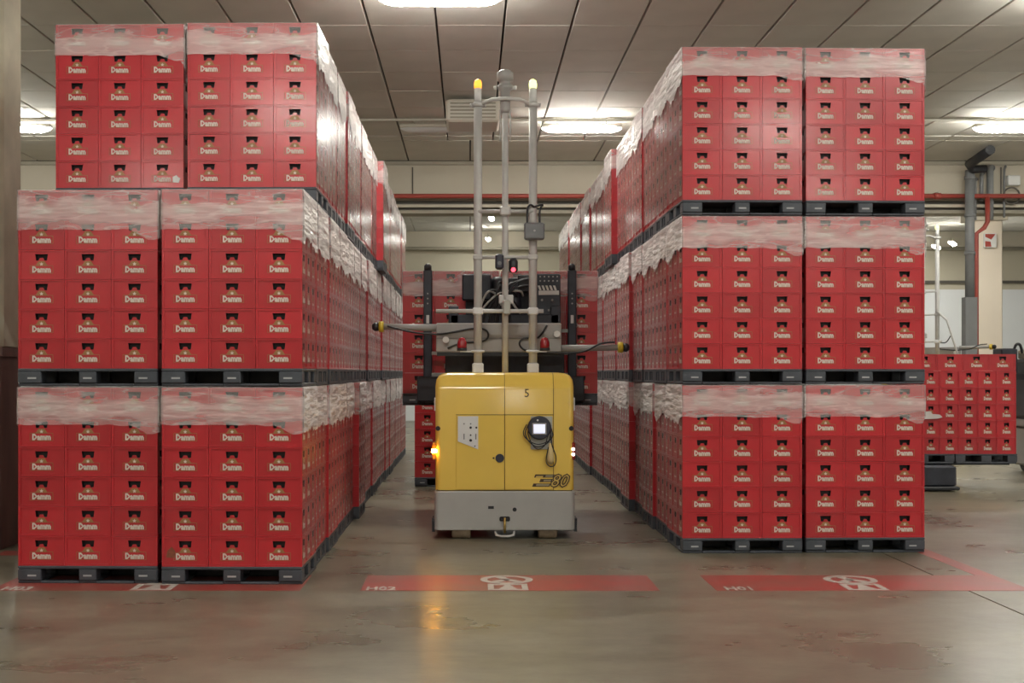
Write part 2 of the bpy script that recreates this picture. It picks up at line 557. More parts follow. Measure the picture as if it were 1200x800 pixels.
def symbol(cx):
    mb = MB()
    n = 28
    cy, ro, ri = 11.24, 0.225, 0.165
    for k in range(n):
        a, b = 2 * PI * k / n, 2 * PI * (k + 1) / n
        mb.flat([(cx + ro * math.cos(a), cy + ro * math.sin(a)), (cx + ro * math.cos(b), cy + ro * math.sin(b)),
                 (cx + ri * math.cos(b), cy + ri * math.sin(b)), (cx + ri * math.cos(a), cy + ri * math.sin(a))], 0.002)
    for a0, w in ((PI * 0.62, 0.04), (PI * 1.28, 0.04), (PI * 1.72, 0.04)):
        d = Vector((math.cos(a0), math.sin(a0))); p = Vector((-d.y, d.x)) * w
        c = Vector((cx, cy)); e = c + d * 0.17
        mb.flat([tuple(c - p), tuple(e - p), tuple(e + p), tuple(c + p)], 0.002)
    x0, x1, y0, y1 = cx - 0.165, cx + 0.165, SY0 + 0.02, SY0 + 0.33
    w = 0.05
    mb.flat([(x0, y0), (x0 + w, y0), (x0 + w, y1), (x0, y1)], 0.002)
    mb.flat([(x1 - w, y0), (x1, y0), (x1, y1), (x1 - w, y1)], 0.002)
    mb.flat([(x0 + w, y0), (x1 - w, y0), (x1 - w, y0 + w), (x0 + w, y0 + w)], 0.002)
    mb.flat([(x0 + w, y1 - w), (x1 - w, y1 - w), (x1 - w, y1), (x0 + w, y1)], 0.002)
    mb.flat([(cx - 0.075, y0 + w), (cx + 0.075, y0 + w), (cx + 0.02, y1 - w), (cx - 0.02, y1 - w)], 0.002)
    return mb

for cx, lab in ((-2.6, 'white ring and box sign painted under the left stack'), (0.31, 'white ring and box sign painted mid aisle'),
                (3.24, 'white ring and box sign painted on the right strip')):
    marking('painted_sign', symbol(cx), lab, 'paint_white')
for cx, word in ((-3.70, 'H03'), (-0.73, 'H02'), (2.20, 'H01')):
    vs, fs = text_geo(word, 0.24, 0.0015, offset=0.004, xs=0.60)
    mb = MB(); mb.add([(x + cx, z + SY0 + 0.015, 0.004 - y) for x, y, z in vs], [f for f in fs])
    marking('painted_letters', mb, 'white painted bay code ' + word, 'paint_white')

# walls
wb = tag(MB().box(HX0, HX1, HY1, HY1 + 0.3, 0, 4.8).obj('wall_back', 'wall_white'), 'white lower back wall of the hall', kind='structure')
MB().box(HX0, HX1, HY1, HY1 + 0.3, 4.8, CEIL).obj('upper_band', 'wall_beige', wb)
MB().box(HX0, HX1, HY1 - 0.12, HY1, 5.02, 5.12).obj('ledge', 'ledge_dark', wb)
MB().box(HX0, HX1, HY1 - 0.35, HY1, 6.22, CEIL - 0.01).obj('top_beam', 'girder', wb)
MB().tube([(HX0, HY1 - 0.45, 6.26), (HX1, HY1 - 0.45, 6.26)], 0.06).obj('pipe', 'ledge', wb)
for k in range(-7, 8):
    MB().box(k * 3.1 - 0.02, k * 3.1 + 0.02, HY1 - 0.02, HY1, 0, 4.8).obj('wall_joint', 'ledge', wb)
tag(MB().box(HX0 - 0.3, HX0, HY0, HY1 + 0.3, 0, CEIL).obj('wall_left', 'wall_beige'), 'beige side wall of the hall', kind='structure')
tag(MB().box(HX1, HX1 + 0.3, HY0, HY1 + 0.3, 0, CEIL).obj('wall_right', 'wall_white'), 'pale side wall of the hall', kind='structure')
tag(MB().box(HX0, HX1, HY0 - 0.3, HY0, 0, CEIL).obj('wall_front', 'wall_beige'), 'beige wall behind the camera', kind='structure')

# ceiling: precast panels hung under a dark slab
ceiling = tag(MB().box(HX0, HX1, HY0, HY1, CEIL + 0.09, CEIL + 0.25).obj('ceiling', 'ceil_gap'), 'concrete panel ceiling of the warehouse', kind='structure')
pm = {}
def panel_mesh(w, d):
    k = (round(w, 3), round(d, 3))
    if k not in pm:
        pm[k] = MB().cbox(-w / 2, w / 2, -d / 2, d / 2, 0, 0.085, 0.008).mesh('ceiling_panel', 'ceil')
    return pm[k]
field = MB()
def panels(x0, x1, y0, y1, step_x, step_y, single):
    nx, ny = round((x1 - x0) / step_x), max(1, round((y1 - y0) / step_y))
    sy = (y1 - y0) / ny
    for i in range(nx):
        off = 0
        for j in range(ny):
            cx, cy = x0 + (i + 0.5) * step_x, y0 + (j + 0.5) * sy + off
            if single:
                link('ceiling_panel', panel_mesh(step_x - 0.032, sy - 0.018), ceiling, (cx, cy, CEIL + random.uniform(0, 0.006)))
            else:
                field.box(cx - step_x / 2 + 0.016, cx + step_x / 2 - 0.016, cy - sy / 2 + 0.01, cy + sy / 2 - 0.01, CEIL, CEIL + 0.085)
panels(-13.5, 13.5, 18.0, 28.6, 1.0, 1.52, True)
panels(-13.5, 13.5, 28.7, 29.2, 1.0, 0.5, True)
panels(-13.5, 13.5, 29.25, 32.0, 1.5, 2.75, True)
panels(-22, -13.5, 18.0, 32.0, 1.0, 1.52, False)
panels(13.5, 22, 18.0, 32.0, 1.0, 1.52, False)
panels(-22, 22, -16, 18.0, 1.0, 1.52, False)
panels(-22, 22, 32.6, 48.3, 2.0, 3.0, False)
o = field.obj('panel_field', 'ceil', ceiling); o['kind'] = 'stuff'

# transverse girder with its flange ledges
gird = tag(MB().box(HX0, HX1, 32.05, 32.5, 6.02, CEIL + 0.0).obj('trim_1', 'girder'), 'deep beige concrete girder under the ceiling', kind='structure')
MB().cbox(HX0, HX1, 31.98, 32.05, 6.80, 6.885, 0.01).obj('cornice', 'ledge', gird)
MB().box(HX0, HX1, 31.95, 32.6, 5.92, 6.02).obj('flange', 'ledge', gird)
MB().box(HX0, HX1, 32.02, 32.55, 5.84, 5.90).obj('flange_shadow_gap', 'ledge_dark', gird)
MB().box(HX0, HX1, 31.90, 32.6, 5.76, 5.83).obj('flange', 'girder', gird)
MB().box(HX0, HX1, 31.96, 32.6, 5.62, 5.70).obj('flange', 'ledge', gird)
MB().box(HX0, HX1, 32.1, 32.5, 5.70, 5.92).obj('web', 'ledge_dark', gird)
for x in (-11.3, -6.8, -1.4, 5.9, 8.0, 12.9):
    MB().box(x - 0.015, x + 0.015, 32.035, 32.05, 6.1, 6.75).obj('girder_joint', 'ledge_dark', gird)

# sprinkler main along the girder, with the drop to the pillar
spr = empty('sprinkler_pipe', (0, 31.6, 5.99))
tag(spr, 'red sprinkler pipe running across the hall under the girder', 'pipe')
MB().tube([(HX0 + .1, 0, 0), (HX1 - .1, 0, 0)], 0.055, 12).obj('main_pipe', 'pipe_red', spr)
for x in (-9, -3, 3.4, 7.5, 11.2):
    MB().tube([(x - 0.08, 0, 0), (x + 0.08, 0, 0)], 0.075, 12).obj('coupling', 'pipe_red', spr)
    MB().box(x - 0.02, x + 0.02, -0.02, 0.46, 0.05, 0.10).obj('hanger', 'ledge', spr)
MB().tube([(12.4, 0, 0), (12.4, 0, -0.62), (12.32, 0, -0.76), (12.13, 0, -0.90), (12.13, 0, -5.97)], 0.055, 10).obj('drop_pipe', 'pipe_red', spr)

# pillars
pl = tag(MB().cbox(14.38, 15.19, 37.6, 38.3, 0, 6.1, 0.03).obj('pillar', 'pillar'), 'cream square pillar beside the red drop pipe', kind='structure')
MB().box(14.28, 15.29, 37.5, 38.4, 6.1, CEIL).obj('capital', 'girder', pl)
p2 = tag(MB().cbox(-5.25, -4.66, 13.15, 13.7, 2.0, CEIL, 0.03).obj('pillar', 'pillar_olive'), 'olive grey pillar at the left edge', kind='structure')
MB().box(-5.27, -4.68, 13.13, 13.72, 0.0, 2.0).obj('guard', 'guard', p2)
MB().box(-5.29, -4.65, 13.10, 13.75, 1.93, 2.02).obj('guard_rim', 'guard', p2)
MB().box(-4.75, -4.70, 13.11, 13.13, 0.02, 1.92).obj('guard_strip', 'guard', p2)

# grey drain pipe, elbow and conduits on the right part of the girder
dp = empty('drain_pipe', (11.90, 31.4, 0))
tag(dp, 'grey vertical drain pipe with a dark elbow under the ceiling', 'pipe')
MB().tube([(0, 0, 3.55), (0, 0, 6.58)], 0.11, 14).obj('upright', 'pipe_grey', dp)
MB().box(-0.16, 0.12, -0.16, 0.10, 0.0, 3.55).obj('casing', 'pipe_grey', dp)
MB().tube([(0.35, -0.1, 6.60), (0.02, -0.1, 6.58), (-0.12, -0.3, 6.68), (-0.22, -1.8, 6.76)], [0.09, 0.10, 0.11, 0.11], 12).obj('elbow', 'black', dp)
for z in (4.6, 5.5, 6.4):
    MB().tube([(0, 0, z - 0.04), (0, 0, z + 0.04)], 0.128, 14).obj('collar', 'pipe_grey', dp)
for i, (x, z0, z1, r) in enumerate(((12.2, 5.45, 6.45, 0.035), (12.35, 5.9, 6.6, 0.05), (12.56, 5.45, 6.72, 0.085), (12.9, 5.5, 6.75, 0.03))):
    c = MB().tube([(x, 31.85, z0), (x, 31.85, z1 - 0.08), (x + 0.05, 31.9, z1), (x + 0.1, 32.0, z1)], r, 8).obj('conduit', 'pipe_grey')
    tag(c, ORD[i] + ' vertical conduit from the drain pipe on the girder', 'conduit')
tag(MB().cbox(12.98, 13.28, 31.80, 31.98, 6.28, 6.52, 0.015).obj('wall_box', 'white_plastic'), 'small cream box on the girder beside the conduits', 'box')
tag(MB().tube([(13.05 + 0.2 * math.cos(t * PI / 10), 31.78, 6.02 + 0.2 * math.sin(t * PI / 10)) for t in range(21)], 0.022, 6).obj('cable_coil', 'ledge_dark'),
    'dark coil of cable hanging at the sprinkler pipe', 'cable')
fs_ = empty('fire_sign', (14.80, 37.52, 5.52))
tag(fs_, 'small red and white fire sign high on the cream pillar', 'sign')
MB().box(-0.17, 0.17, -0.02, 0.06, -0.20, 0.20).obj('board', 'white_plastic', fs_)
MB().poly([(-0.15, 0.18), (-0.15, 0.10), (0.02, 0.02), (0.14, 0.18)], -0.026, -0.02).obj('red_field', 'pipe_red', fs_)
MB().poly([(-0.15, -0.18), (0.02, -0.18), (0.0, -0.04), (-0.15, -0.02)], -0.026, -0.02).obj('red_field', 'pipe_red', fs_)

# ------------------------------------------------------------------ ceiling luminaires
def lamp_proto(lit=True):
    t = empty('ceiling_light')
    MB().cbox(-0.80, 0.80, -0.085, 0.085, 0.02, 0.10, 0.02).obj('housing', 'lamp_body', t)
    prof = []
    n = 12
    mb = MB()
    vs, fs = [], []
    stations = [(-0.80, 0.014), (-0.72, 0.06), (-0.60, 0.09), (0.60, 0.09), (0.72, 0.06), (0.80, 0.014)]
    for x, r in stations:
        for j in range(7):
            a = PI + PI * j / 6
            vs.append((x, 1.15 * r * math.cos(a), 0.02 + r * math.sin(a)))
    for i in range(len(stations) - 1):
        for j in range(6):
            fs.append((i * 7 + j, i * 7 + j + 1, (i + 1) * 7 + j + 1, (i + 1) * 7 + j))
    mb.add(vs, fs, 0, True)
    mb.obj('diffuser', 'lamp_on' if lit else 'white_plastic', t)
    for x in (-0.5, 0.5):
        MB().tube([(x, 0, 0.1), (x, 0, 0.22)], 0.012, 6).obj('hanger', 'ledge', t)
    return t

LAMPS = []
proto = lamp_proto(True)
first = True
ROWS = [(34.6, 6.5), (26.6, 6.67), (17.4, 6.67), (8.3, 6.67), (-0.8, 6.67), (-9.9, 6.67)]  # first row is added, unseen behind the girder, to brighten pillar and back wall
XSL = {17.4: [-17.6, -8.9, -0.4, 8.2, 16.8], 34.6: [-12.0, -4.2, 5.2, 12.6], -0.8: [-13.6, -3.5, 6.7, 16.9], 26.6: [-18.2, -9.25, 2.25, 10.95, 19.4], 8.3: [-17.6, -8.9, -0.4, 6.4, 11.2, 19.2]}
ROWNAME = ['added unseen behind the girder', 'across the aisle ahead', 'above the stacks', 'over the painted strips', 'above the camera', 'behind the camera']
for ri, (y, z) in enumerate(ROWS):
    for xi, x in enumerate(XSL.get(y, [-17.6, -8.9, 1.9, 10.8, 19.2])):
        o = proto if first else copy_tree(proto)
        first = False
        o.location = (x, y, z)
        tag(o, 'long lit fluorescent ceiling light ' + ROWNAME[ri] + ', ' + ORD[xi] + ' from the left wall', 'ceiling light', 'fluorescent ceiling lights')
# lamps of the far bay that hang lengthwise near the pillar, and the small ones behind the mast
for x, y, z, rz, lab in ((15.2, 43.0, 5.85, 1.1, 'small far ceiling light left of the cream pillar, nearer one'),
                         (16.6, 45.4, 6.20, 1.1, 'small far ceiling light left of the cream pillar, farther one'),
                         (0.63, 46.5, 6.46, 1.5, 'small far ceiling light seen behind the left mast pole, lower one'),
                         (0.66, 41.0, 6.55, 1.5, 'small far ceiling light seen behind the left mast pole, upper one')):
    o = copy_tree(proto); o.location = (x, y, z); o.rotation_euler = (0, 0, rz); o.scale = (0.36 if x < 2 else 0.75, 0.8, 0.8)
    tag(o, lab, 'ceiling light', 'fluorescent ceiling lights')
off = lamp_proto(False)
off.location = (-0.62, 26.6, 6.67)
tag(off, 'unlit beige ceiling light left of the mast top', 'ceiling light')
tag(MB().tube([(-21.9, 26.6, 6.86), (21.9, 26.6, 6.86)], 0.03, 8).obj('lamp_conduit', 'pipe_cream'), 'thin cream conduit along the ceiling carrying the lights', 'conduit')
bx = empty('air_heater', (0.05, 24.9, 6.40))
tag(bx, 'beige box heater hung under the ceiling behind the mast', 'heater')
MB().cbox(-0.5, 0.5, -0.55, 0.55, 0, 0.42, 0.04).obj('casing', 'lamp_body', bx)
for k in range(5):
    MB().box(-0.42, 0.42, -0.57, -0.55, 0.06 + k * 0.066, 0.09 + k * 0.066).obj('louvre', 'ledge', bx)
for x in (-0.4, 0.4):
    MB().tube([(x, 0, 0.42), (x, 0, 0.5)], 0.02, 6).obj('hanger', 'ledge', bx)

# ------------------------------------------------------------------ crates
CW, CD, CH = 0.392, 0.302, 0.249        # pitch of one crate: long side, short side, height

def crate_wall(mb, w, h, hole_w, put, red=0, dark=1, depth=0.05):
    """one wall in local (u, depth, z): raised frame, recessed panel and a pocket for the hand hole"""
    hw = w / 2
    fr = 0.020 if w > 0.35 else 0.016
    pd = 0.007
    u = [-hw + fr, -hole_w / 2, hole_w / 2, hw - fr]
    z = [0.016, 0.158, 0.212, h - 0.014]
    P = {}
    vs, fs = [], []
    def p(a, d, c):
        vs.append(put(a, d, c)); return len(vs) - 1
    g = [[p(u[i] * (0.86 if (j == 1 and i in (1, 2)) else 1), pd, z[j]) for i in range(4)] for j in range(4)]
    for j in range(3):
        for i in range(3):
            if i == 1 and j == 1:
                continue
            fs.append((g[j][i], g[j][i + 1], g[j + 1][i + 1], g[j + 1][i]))
    o = [p(-hw, 0, 0), p(hw, 0, 0), p(hw, 0, h), p(-hw, 0, h)]
    q = [p(u[0], 0, z[0]), p(u[3], 0, z[0]), p(u[3], 0, z[3]), p(u[0], 0, z[3])]
    for k in range(4):
        n = (k + 1) % 4
        fs.append((o[k], o[n], q[n], q[k]))
    c = [g[0][0], g[0][3], g[3][3], g[3][0]]
    for k in range(4):
        n = (k + 1) % 4
        fs.append((q[k], q[n], c[n], c[k]))
    mb.add(vs, fs, red)
    if w > 0.35:
        mb.add([put(-0.024, pd - 0.0005, z[1]), put(0.024, pd - 0.0005, z[1]), put(0.015, pd - 0.0005, z[1] + 0.022), put(-0.015, pd - 0.0005, z[1] + 0.022)], [(0, 1, 2, 3)], red)
    # pocket
    vs2 = [put(u[1] * 0.86, pd, z[1]), put(u[2] * 0.86, pd, z[1]), put(u[2], pd, z[2]), put(u[1], pd, z[2])]
    vs2 += [put(u[1] * 0.86, depth, z[1]), put(u[2] * 0.86, depth, z[1]), put(u[2], depth, z[2]), put(u[1], depth, z[2])]
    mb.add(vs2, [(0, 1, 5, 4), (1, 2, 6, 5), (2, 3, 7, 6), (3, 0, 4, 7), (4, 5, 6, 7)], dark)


GAPC = 0.003
w_, d_, h_ = CW - GAPC, CD - GAPC, CH - 0.002

def crate_geo(mb):
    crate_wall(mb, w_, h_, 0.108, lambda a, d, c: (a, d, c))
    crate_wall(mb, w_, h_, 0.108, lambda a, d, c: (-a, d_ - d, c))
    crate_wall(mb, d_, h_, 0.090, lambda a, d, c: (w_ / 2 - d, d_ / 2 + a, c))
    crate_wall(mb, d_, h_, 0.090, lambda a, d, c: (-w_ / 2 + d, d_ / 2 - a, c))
    x, t = w_ / 2, 0.0
    mb.add([(-x, 0, h_), (x, 0, h_), (x, d_, h_), (-x, d_, h_), (-x, 0, 0), (x, 0, 0), (x, d_, 0), (-x, d_, 0)], [(0, 1, 2, 3), (7, 6, 5, 4)], 0)
    return mb

CRATE = crate_geo(MB()).mesh('bottle_crate', ['red', 'hole'])

word_v, word_f = text_geo('Damm', 0.068, 0.0012, offset=0.0036, res=1, xs=0.86)

def label_geo(mb, k=1.0, put=None):
    y0, y1 = 0.0052, 0.007
    def P(pts, mi, ya=y0, yb=y1):
        sub = MB().poly([(x * k, z) for x, z in pts], ya, yb, mi)
        mb.add([put(*v) for v in sub.v] if put else sub.v, sub.f, mi)
    # house-shaped gold outline, crest and star
    P([(-0.098, 0.050), (0.098, 0.050), (0.098, 0.0535), (-0.098, 0.0535)], 0)
    P([(-0.098, 0.0535), (-0.0945, 0.0535), (-0.0945, 0.112), (-0.098, 0.112)], 0)
    P([(0.0945, 0.0535), (0.098, 0.0535), (0.098, 0.112), (0.0945, 0.112)], 0)
    P([(-0.098, 0.112), (-0.050, 0.115), (-0.050, 0.119), (-0.098, 0.116)], 0)
    P([(0.098, 0.112), (0.098, 0.116), (0.050, 0.119), (0.050, 0.115)], 0)
    P([(-0.052, 0.113), (0.052, 0.113), (0.034, 0.140), (0.024, 0.153), (-0.024, 0.153), (-0.034, 0.140)], 0)
    star = [(0.017 * (1 if i % 2 == 0 else 0.45) * math.sin(i * PI / 5), 0.128 + 0.017 * (1 if i % 2 == 0 else 0.45) * math.cos(i * PI / 5)) for i in range(10)]
    for i in range(0, 10, 2):
        P([star[(i + 9) % 10], (0, 0.128), star[(i + 1) % 10], star[i]], 1, y0 - 0.0008, y0)
    vs = [(x * k, 0.0048 + y, z + 0.060) for x, y, z in word_v]
    mb.add([put(*v) for v in vs] if put else vs, word_f, 1)
    return mb

LABEL_FRONT = label_geo(MB()).mesh('crate_print', ['gold', 'white_print'])
SIDE_PUT_R = lambda x, y, z: (w_ / 2 - y, d_ / 2 + x, z)
SIDE_PUT_L = lambda x, y, z: (-w_ / 2 + y, d_ / 2 - x, z)
LABEL_R = label_geo(MB(), 0.72, SIDE_PUT_R).mesh('crate_print', ['gold', 'white_print'])
LABEL_L = label_geo(MB(), 0.72, SIDE_PUT_L).mesh('crate_print', ['gold', 'white_print'])

N_CRATES = 0
def crate(x, y, z, rz, label, group, prints=('F',)):
    """one bottle crate: x, y is the middle of its front edge"""
    global N_CRATES
    N_CRATES += 1
    o = link('bottle_crate', CRATE, None, (x, y, z), (0, 0, rz))
    tag(o, label, 'crate', group)
    for p in prints:
        link('crate_print', {'F': LABEL_FRONT, 'R': LABEL_R, 'L': LABEL_L}[p], o)
    return o

# everything past the 300 that show largest, joined
STUFF = MB()
_base = crate_geo(MB())
def simple_side(mb, put):
    for pts, mi in (([(-0.050, 0.062), (0.050, 0.062), (0.050, 0.080), (-0.050, 0.080)], 3),
                    ([(-0.034, 0.100), (0.034, 0.100), (0.018, 0.140), (-0.018, 0.140)], 2)):
        mb.add([put(x, 0.0055, z) for x, z in pts], [(0, 1, 2, 3)], mi)
simple_side(_base, SIDE_PUT_R); simple_side(_base, SIDE_PUT_L)
simple_side(_base, lambda x, y, z: (x, y, z))
def stuff_crate(x, y, z, rz):
    c, s = math.cos(rz), math.sin(rz)
    o = len(STUFF.v)
    STUFF.v += [(x + a * c - b * s, y + a * s + b * c, z + d) for a, b, d in _base.v]
    STUFF.f += [tuple(i + o for i in f) for f in _base.f]
    STUFF.m += _base.m; STUFF.sm += _base.sm

# ------------------------------------------------------------------ pallets
PW, PD_, PH = 1.176, 0.93, 0.147

def pallet_parts():
    """boxes of one plastic pallet as (name, box, inset) with the origin at the middle of its front edge"""
    x = PW / 2
    out = [('top_deck', (-x, x, 0, PD_, 0.122, PH))]
    for x0, x1 in ((-x, -x + 0.195), (-0.072, 0.072), (x - 0.195, x)):
        out.append(('bottom_rail', (x0, x1, 0.012, PD_ - 0.012, 0.0, 0.026)))
        for y0, y1 in ((0.0, 0.15), (PD_ / 2 - 0.075, PD_ / 2 + 0.075), (PD_ - 0.15, PD_)):
            out.append(('block', (x0, x1, y0, y1, 0.026, 0.122)))
    for y0, y1 in ((0.0, 0.10), (PD_ - 0.10, PD_)):
        out.append(('cross_rail', (-x + 0.195, -0.072, y0, y1, 0.0, 0.020)))
        out.append(('cross_rail', (0.072, x - 0.195, y0, y1, 0.0, 0.020)))
    out.append(('light_stop_web', (-x + 0.195, -0.072, 0.44, 0.47, 0.0, 0.122)))  # plates added inside so no light shows through the pallet openings
    out.append(('light_stop_web', (0.072, x - 0.195, 0.44, 0.47, 0.0, 0.122)))
    return out

_pal = {}
def pallet_detailed(loc, rz, label, group):
    t = empty('pallet', loc, rz)
    tag(t, label, 'pallet', group)
    for name, b in pallet_parts():
        if b not in _pal:
            _pal[b] = MB().cbox(*b, 0.006).mesh(name, 'pallet')
        link(name, _pal[b], t)
    for cx in (-PW / 2 + 0.12, 0.0, PW / 2 - 0.12):
        k = ('st', cx)
        if k not in _pal:
            _pal[k] = MB().box(cx - 0.036, cx + 0.036, -0.002, 0.0005, 0.060, 0.074).mesh('sticker', 'sticker')
        link('sticker', _pal[k], t)
    return t

_mb = MB()
for name, b in pallet_parts():
    _mb.box(*b)
# extra uprights of the long aisle sides
for sx in (-1, 1):
    for y in (0.235, 0.62):
        _mb.box(sx * PW / 2 - 0.03 * (sx > 0), sx * PW / 2 + 0.03 * (sx < 0), y, y + 0.05, 0.026, 0.112)
PALLET = _mb.mesh('pallet', 'pallet')
def pallet_simple(loc, rz, label, group):
    o = link('pallet', PALLET, None, loc, (0, 0, rz))
    return tag(o, label, 'pallet', group)

# ------------------------------------------------------------------ stretch film caps
def film_mesh(seed, drop_f, drop_s, flap, aisle='', w=PW, d=0.906, rag_s=0.09):
    rnd = random.Random(seed)
    hx = w / 2 + 0.006
    y0, y1 = -0.006, d + 0.006
    # perimeter walk: front left->right, right side front->back, back, left side back->front
    per = []
    def seg(a, b, n, side):
        for i in range(n):
            t = i / n
            per.append((a[0] + (b[0] - a[0]) * t, a[1] + (b[1] - a[1]) * t, side, t))
    seg((-hx, y0), (hx, y0), 40, 'f'); seg((hx, y0), (hx, y1), 30, 'r')
    seg((hx, y1), (-hx, y1), 12, 'b'); seg((-hx, y1), (-hx, y0), 30, 'l')
    NRM = {'f': (0, -1), 'r': (1, 0), 'b': (0, 1), 'l': (-1, 0)}
    n = len(per)
    NV = 11
    vs, fs = [], []
    so = Vector((seed * 3.7, seed * 1.3, 0))
    for v in range(-2, NV):
        for i, (x, y, sd, t) in enumerate(per):
            nx, ny = NRM[sd]
            fr = drop_f if sd in 'fb' else drop_s
            q = noise.noise(Vector((x * 2.3, y * 2.3, 0)) + so)
            fine = noise.noise(Vector((x * 9, y * 9, 3)) + so)
            drop = fr + (0.010 * fine + 0.012 * q if sd in 'fb' else rag_s * q + 0.05 * fine)
            if sd == 'f':
                e = (t - (1 - 0.20)) / 0.20 if flap > 0 else (0.20 - t) / 0.20
                if e > 0:
                    drop += abs(flap) * min(1, e * 1.6)
            drop = max(0.12, drop)
            if v < 0:
                k = 0.05 if v == -2 else 0.015
                vs.append((x - (hx and x / hx) * k, y - k * (1 if y > d / 2 else -1), 0.006 + 0.004 * fine * (v == -2)))
                continue
            f = v / (NV - 1)
            z = 0.002 - drop * f
            wr = noise.noise(Vector((x * 7 + y * 5, z * 26, 1.5)) + so) + 0.5 * noise.noise(Vector((x * 17 + y * 15, z * 60, 4)) + so)
            out = 0.003 + 0.006 * (0.5 + 0.5 * wr) * min(1, f * 4)
            if sd in 'rl':
                out += 0.012 * max(0, noise.noise(Vector((0, y * 8, z * 4)) + so)) + 0.006 * f
            out = min(out, 0.014 if sd in 'fb' else (0.024 if sd == aisle else 0.005))
            vs.append((x + nx * out, y + ny * out, z))
    R = NV + 2
    for r in range(R - 1):
        for i in range(n):
            j = (i + 1) % n
            fs.append((r * n + i, (r + 1) * n + i, (r + 1) * n + j, r * n + j))
    fs.append(tuple(range(n)))
    mb = MB(); mb.add(vs, fs, 0, True)
    mb.f[-1] = tuple(reversed(mb.f[-1]))
    for k, f in enumerate(fs[:-1]):
        if per[(k % n)][2] in 'rl':
            mb.m[k] = 1
    return mb.mesh('stretch_film', ['film', 'film_bunched'])

_wr = MB()
WRAP = {}
for sd_, nm in ((1, 'L'), (-1, 'R')):
    xx = sd_ * (PW / 2 + 0.006)
    q = [(xx, 0.0, -1.45), (xx, 0.91, -1.45), (xx, 0.91, -0.10), (xx, 0.0, -0.10)]
    q = q if sd_ > 0 else q[::-1]
    WRAP[nm] = MB().add(q, [(0, 1, 2, 3)]).mesh('side_wrap', 'wrap')
    WRAP[nm + 'thin'] = MB().add(q, [(0, 1, 2, 3)]).mesh('side_wrap', 'wrap_thin')

FILM_L2 = {a: [film_mesh(s, 0.335, 0.44, 0.09, a) for s in (1, 2, 3)] for a in ('r', 'l', 'none')}
FILM_1 = {a: [film_mesh(s, 0.315, 0.36, 0.07, a) for s in (4, 5, 6)] for a in ('r', 'l', 'none')}
FILM_R3 = {a: [film_mesh(s, 0.29, 0.40, 0.05, a) for s in (7, 8, 9)] for a in ('r', 'l', 'none')}
def film(me, loc, rz, label, group, side=''):
    o = link('stretch_film', me, None, loc, (0, 0, rz))
    if side in WRAP:
        link('side_wrap', WRAP[side], o)
    return tag(o, label, 'film', group)

# ------------------------------------------------------------------ the two big stacks
YL, YR = 10.98, 12.88
XL, XR = -1.40, 2.075             # aisle edges of the stacks
TIER = PH + 6 * CH + 0.013
PITCH = 0.985
NDEEP = 18
TN = ['bottom', 'middle', 'top']
COLN = ['left', 'middle', 'right']
ROWN = ['lowest', 'second lowest', 'third lowest', 'third highest', 'second highest', 'highest']

def place(px, py, rz, u, v):
    """point u along the pallet's front, v into it"""
    c, s = math.cos(rz), math.sin(rz)
    return px + u * c - v * s, py + u * s + v * c

def load(px, py, z, rz, side, tier, where, front_print=True, single_front=True, single_second=False, prints=('F',), grp='', filmset=None, pal=True, full_rows=6, tri=(0, 1, 2), all_depth=False):
    """pallet + crates + film; px, py = middle of the pallet's front edge"""
    if pal == 'detail':
        pallet_detailed((px, py, z), rz, 'dark grey plastic pallet under ' + where, 'pallets under the crate stacks')
    else:
        pallet_simple((px, py, z), rz, 'dark grey plastic pallet under ' + where, 'pallets under the crate stacks')
    zz = z + PH + 0.001
    aisle = {'L': 2, 'R': 0}.get(side)
    for r in range(full_rows):
        for c in range(3):
            u = (c - 1) * CW
            x, y = place(px, py, rz, u, 0.01)
            if single_front and c in tri:
                pr = list(prints)
                if c == aisle:
                    pr.append('R' if side == 'L' else 'L')
                o = crate(x, y, zz + r * CH, rz, 'red bottle crate, %s row, %s column, %s' % (ROWN[r], COLN[c], where), grp, pr)
                if r == 0 and c == 2 and where == 'top tier, outer front pallet, left stack':
                    MB().poly([(0.095, 0.05), (0.15, 0.045), (0.165, 0.085), (0.14, 0.10), (0.13, 0.115), (0.095, 0.10)], 0.004, 0.0065).obj('torn_sticker', 'white_plastic', o)
                if r == 0 and c == 0 and where == 'bottom tier, aisle front pallet, left stack':
                    MB().poly([(-0.16, 0.075), (-0.08, 0.07), (-0.085, 0.13), (-0.115, 0.165), (-0.15, 0.13)], 0.005, 0.0068).obj('rust_stain', 'stain', o)
            elif single_front or c == aisle or all_depth:
                stuff_crate(x, y, zz + r * CH, rz)
        for k in (1, 2):
            cols = (0, 2) if all_depth else (aisle,)
            for c in cols:
                x, y = place(px, py, rz, (c - 1) * CW, 0.01 + k * CD)
                if k == 1 and single_second:
                    crate(x, y, zz + r * CH, rz, 'red bottle crate seen end on, %s row, %s' % (ROWN[r], where), grp, ['R' if side == 'L' else 'L'])
                else:
                    stuff_crate(x, y, zz + r * CH, rz)
    if filmset:
        x, y = place(px, py, rz, 0, 0.01)
        fl = filmset[{'L': 'r', 'R': 'l'}.get(side, 'none')]
        film(fl[random.randrange(len(fl))], (x, y, zz + full_rows * CH), rz,
             'crinkled translucent stretch film over ' + where, 'stretch film over the crate stacks', side + ('thin' if tier < 2 else ''))

half = PW / 2
rzL, rzR = math.radians(-1.0), math.radians(1.6)
